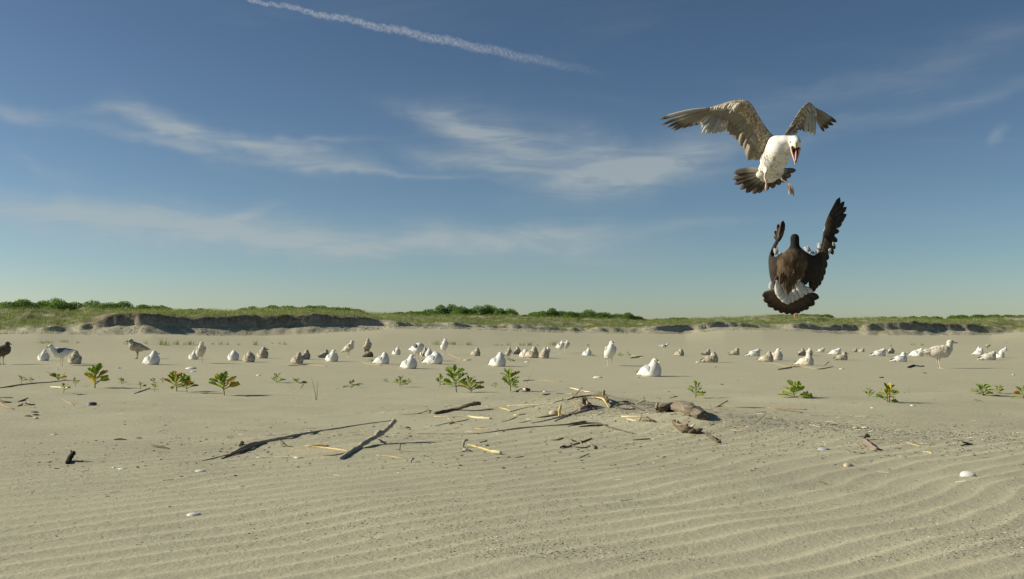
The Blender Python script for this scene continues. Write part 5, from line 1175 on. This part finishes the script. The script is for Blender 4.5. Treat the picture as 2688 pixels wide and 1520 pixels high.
v, f, uv = tube([p(312, 760, .06), p(320, 700, .075), p(336, 640, .09), p(358, 585, .11), p(385, 535, .135), p(410, 490, .14)], [14*k, 27*k, 27*k, 24*k, 22*k, 12*k], 10, 5, .04, .6); obj('forearm', mesh('wing_forearm', v, f), wo, M_OW)
v, f, uv = tube([p(365, 545, .14), p(400, 505, .142), p(430, 470, .142), p(452, 420, .141), p(448, 360, .14)], [10*k, 22*k, 22*k, 20*k, 6*k], 8, 3, .04, .5); obj('hand', mesh('wing_hand', v, f), wo, M_OW)
for x0, y0, x1, y1, w_, tw in ((352, 700, 345, 628, 34, 0), (360, 705, 372, 622, 26, 20), (370, 715, 400, 690, 24, 0), (385, 712, 432, 680, 30, 10), (350, 690, 368, 598, 14, 30), (400, 712, 410, 676, 20, -20)):
    obj('white_feather', feather('feather', p(x0, y0, .02), p(x1, y1, .045), w_*k*1.1, DOWN, R(tw), .10, 1.0, .5, x0), wo, FM['owhite'])
# right wing: spread high
st = [(p(650, 640, .0), p(620, 1030, -.01), UPN(.2, .2)), (p(705, 680, .005), p(690, 1030, -.01), UPN(.25, .2)), (p(775, 708, .01), p(735, 985, -.01), UPN(.3, .2)), (p(835, 665, .02), p(800, 1030, .0), UPN(.3, .1)), (p(862, 570, .04), p(885, 850, .02), UPN(.3, .1)),
      (p(876, 470, .06), p(930, 680, .04), UPN(.3, .1)), (p(890, 395, .07), p(985, 560, .05), UPN(.2, .1)), (p(912, 320, .07), p(1010, 460, .06), UPN(.2, .1)), (p(940, 250, .07), p(1020, 330, .06), UPN(.1, 0))]
fe = []
for j, (x, y, rx, ry, wd) in enumerate(((985, 700, 900, 480, 56), (1005, 640, 905, 470, 60), (1030, 560, 905, 450, 60), (1052, 450, 905, 430, 62), (1082, 362, 910, 410, 64), (1108, 310, 912, 390, 56), (1132, 262, 915, 370, 64), (1132, 182, 918, 350, 62), (1108, 122, 922, 330, 60), (1060, 78, 925, 320, 66))):
    fe.append((p(rx, ry, .055+.002*j), p(x, y, .07+.004*j), wd*k, 'obrown', 12, .06))
for j, (x, y, rx, ry) in enumerate(((970, 690, 900, 520), (945, 690, 890, 560), (925, 760, 880, 600), (905, 850, 870, 640), (885, 930, 860, 680), (862, 990, 840, 740), (838, 1040, 820, 800), (805, 1070, 800, 840), (775, 1108, 780, 880), (745, 1075, 760, 860), (735, 1010, 740, 820), (672, 1035, 680, 800), (650, 1045, 650, 820))):
    fe.append((p(rx, ry, .015), p(x, y, .012-.001*j), 58*k, 'obrown', 10, .10))
wo = wing(root, 'wing', st, None, M_OW, [.012, .013, .013, .012, .010, .008, .006, .005, .003], fe)
for x0, y0, x1, y1, w_, tw in ((700, 672, 672, 612, 30, 0), (706, 670, 712, 605, 32, 15), (715, 668, 740, 640, 22, 0), (730, 695, 745, 655, 26, 0), (760, 700, 770, 662, 34, 0), (790, 700, 800, 655, 30, 20), (815, 690, 812, 570, 30, 10), (825, 680, 835, 566, 34, -10), (835, 670, 852, 580, 26, 0),
                               (960, 630, 940, 690, 26, 0), (985, 560, 992, 610, 18, 0), (880, 450, 893, 385, 16, 0)):
    obj('white_feather', feather('feather', p(x0, y0, .03 if x0 < 900 else .0), p(x1, y1, .055 if x0 < 900 else .0), w_*k*1.1, DOWN, R(tw), .10, 1.0, .5, x0+y1), wo, FM['owhite'])
# white rump with a dark pointed lower back over it
rp = obj('rump', blob('white_rump', [E(p(505, 1100, .01), (120*k, .036, 105*k)), E(p(590, 1050, .01), (80*k, .028, 95*k), (0, R(-20), 0)), E(p(420, 1050, .01), (55*k, .028, 100*k), (0, R(12), 0))], .0042, 3), root, FM['owhite'])
for j, (x0, y0, x1, y1, w_) in enumerate(((380, 990, 398, 1160, 56), (400, 1040, 425, 1200, 56), (440, 1080, 462, 1232, 58), (480, 1100, 490, 1246, 60), (520, 1100, 535, 1226, 56), (560, 1080, 590, 1200, 56), (600, 1060, 650, 1170, 56), (620, 1030, 700, 1135, 52), (620, 1040, 765, 1108, 42), (605, 1010, 600, 925, 40), (585, 1030, 560, 1030, 30), (315, 1000, 310, 1085, 40), (600, 1000, 640, 1060, 60), (375, 1030, 372, 975, 26), (430, 1060, 455, 1005, 24))):
    obj('white_feather', feather('feather', p(x0, y0, -.030), p(x1, y1, -.036), w_*k*1.45, DOWN, R(4), .02, 1.0, .2, j), rp, FM['owhite'])
for j, (x0, y0, x1, y1, w_) in enumerate(((470, 960, 455, 1090, 60), (500, 960, 492, 1150, 74), (520, 960, 515, 1120, 70), (545, 940, 548, 1070, 60), (560, 900, 575, 1010, 60), (420, 940, 420, 1030, 70), (440, 930, 438, 1010, 60), (560, 930, 552, 1080, 50), (480, 980, 478, 1128, 56))):
    obj('back_feather', feather('feather', p(x0, y0-40, -.050), p(x1, y1, -.044), w_*k*.68, DOWN, R(3), .02, 1.6, .15, j), rp, M_OB)
tl = obj('tail', blob('tail_base', [E(p(500, 1150, .03), (170*k, .012, 70*k)), E(p(560, 1140, .03), (150*k, .010, 60*k))], .0042, 3), root, FM['otail'])
for j, (x, y) in enumerate(((212, 1150), (228, 1208), (275, 1268), (345, 1308), (412, 1338), (480, 1352), (545, 1354), (612, 1342), (655, 1318), (712, 1298), (782, 1248), (832, 1172))):
    rx, ry = 510+(x-520)*.20, 1105+(y-1250)*.06
    obj('feather', feather('feather', p(rx, ry, .012-.0008*j), p(x, y, .02-.001*j), 104*k if 0 < j < 11 else 84*k, DOWN, R(5), .02, .45, .05, j), tl, FM['otail'])
for x, y0, y1 in ((565, 1330, 1388), (592, 1320, 1352)):
    v, f, uv = tube([p(x, 1280, .05), p(x, y0, .045), p(x+2, y1, .04)], [8*k, 9*k, 9*k], 8, 1, .05); obj('leg', mesh('pink_wader_leg', v, f), root, material('coral_pink_leg', lambda t, tc, b: ((.70, .27, .20), None), .5, .3) if x == 565 else bpy.data.materials['coral_pink_leg'])

# ------------------------------------------------------------------ condensation trail of an aeroplane, a long ragged tube of cloud 9 km up
a, b_ = ray(560, -22), ray(1680, 214); pa, pb = a*(8500/a.z), b_*(8500/b_.z)
Q, rad = [], []; n = 150
for i in range(n+1):
    u = i/n; q = pa.lerp(pb, u); Q.append(q+Vector((0, 0, 25*math.sin(i*1.7)+30*math.sin(i*.37)))); px_w = np.interp(u, [0, .15, .4, .7, .9, 1], [5, 8, 13, 14, 12, 7]); rad.append(float(px_w)*q.y/FPX)
v, f, uv = tube(Q, rad, 16, 4, .09); me = mesh('contrail', v, f, True, uv)
def m_trail(t, tc, b):
    s = t.node('ShaderNodeSeparateXYZ'); t.l.new(tc.outputs['UV'], s.inputs[0])
    n1 = t.noise(t.mapping(tc.outputs['Object'], (1, .35, 1)), .013, 8, .7); lw = t.node('ShaderNodeLayerWeight'); lw.inputs[0].default_value = .35
    tot = (pb-pa).length; u = t.math('DIVIDE', s.outputs[1], tot)
    den = t.math('MULTIPLY', t.step(n1, .30, .78), t.math('POWER', t.math('SUBTRACT', 1.0, lw.outputs['Facing']), 1.1))
    den = t.math('MULTIPLY', t.math('MULTIPLY', den, t.step(u, 1.0, .45)), .22, clamp=True)
    df_ = t.node('ShaderNodeBsdfDiffuse'); tr = t.node('ShaderNodeBsdfTranslucent'); tp = t.node('ShaderNodeBsdfTransparent'); m1 = t.node('ShaderNodeMixShader'); m2 = t.node('ShaderNodeMixShader')
    df_.inputs[0].default_value = tr.inputs[0].default_value = (.95, .95, .95, 1); m1.inputs[0].default_value = .6
    t.l.new(df_.outputs[0], m1.inputs[1]); t.l.new(tr.outputs[0], m1.inputs[2]); t.put(m2.inputs[0], den); t.l.new(tp.outputs[0], m2.inputs[1]); t.l.new(m1.outputs[0], m2.inputs[2])
    t.l.new(m2.outputs[0], t.n['Material Output'].inputs[0]); return None, None
M_TR = material('thin_ice_cloud', m_trail, 1, 0)
tag(obj('contrail', me, None, M_TR), 'white condensation trail running diagonally across the upper left sky', 'contrail')
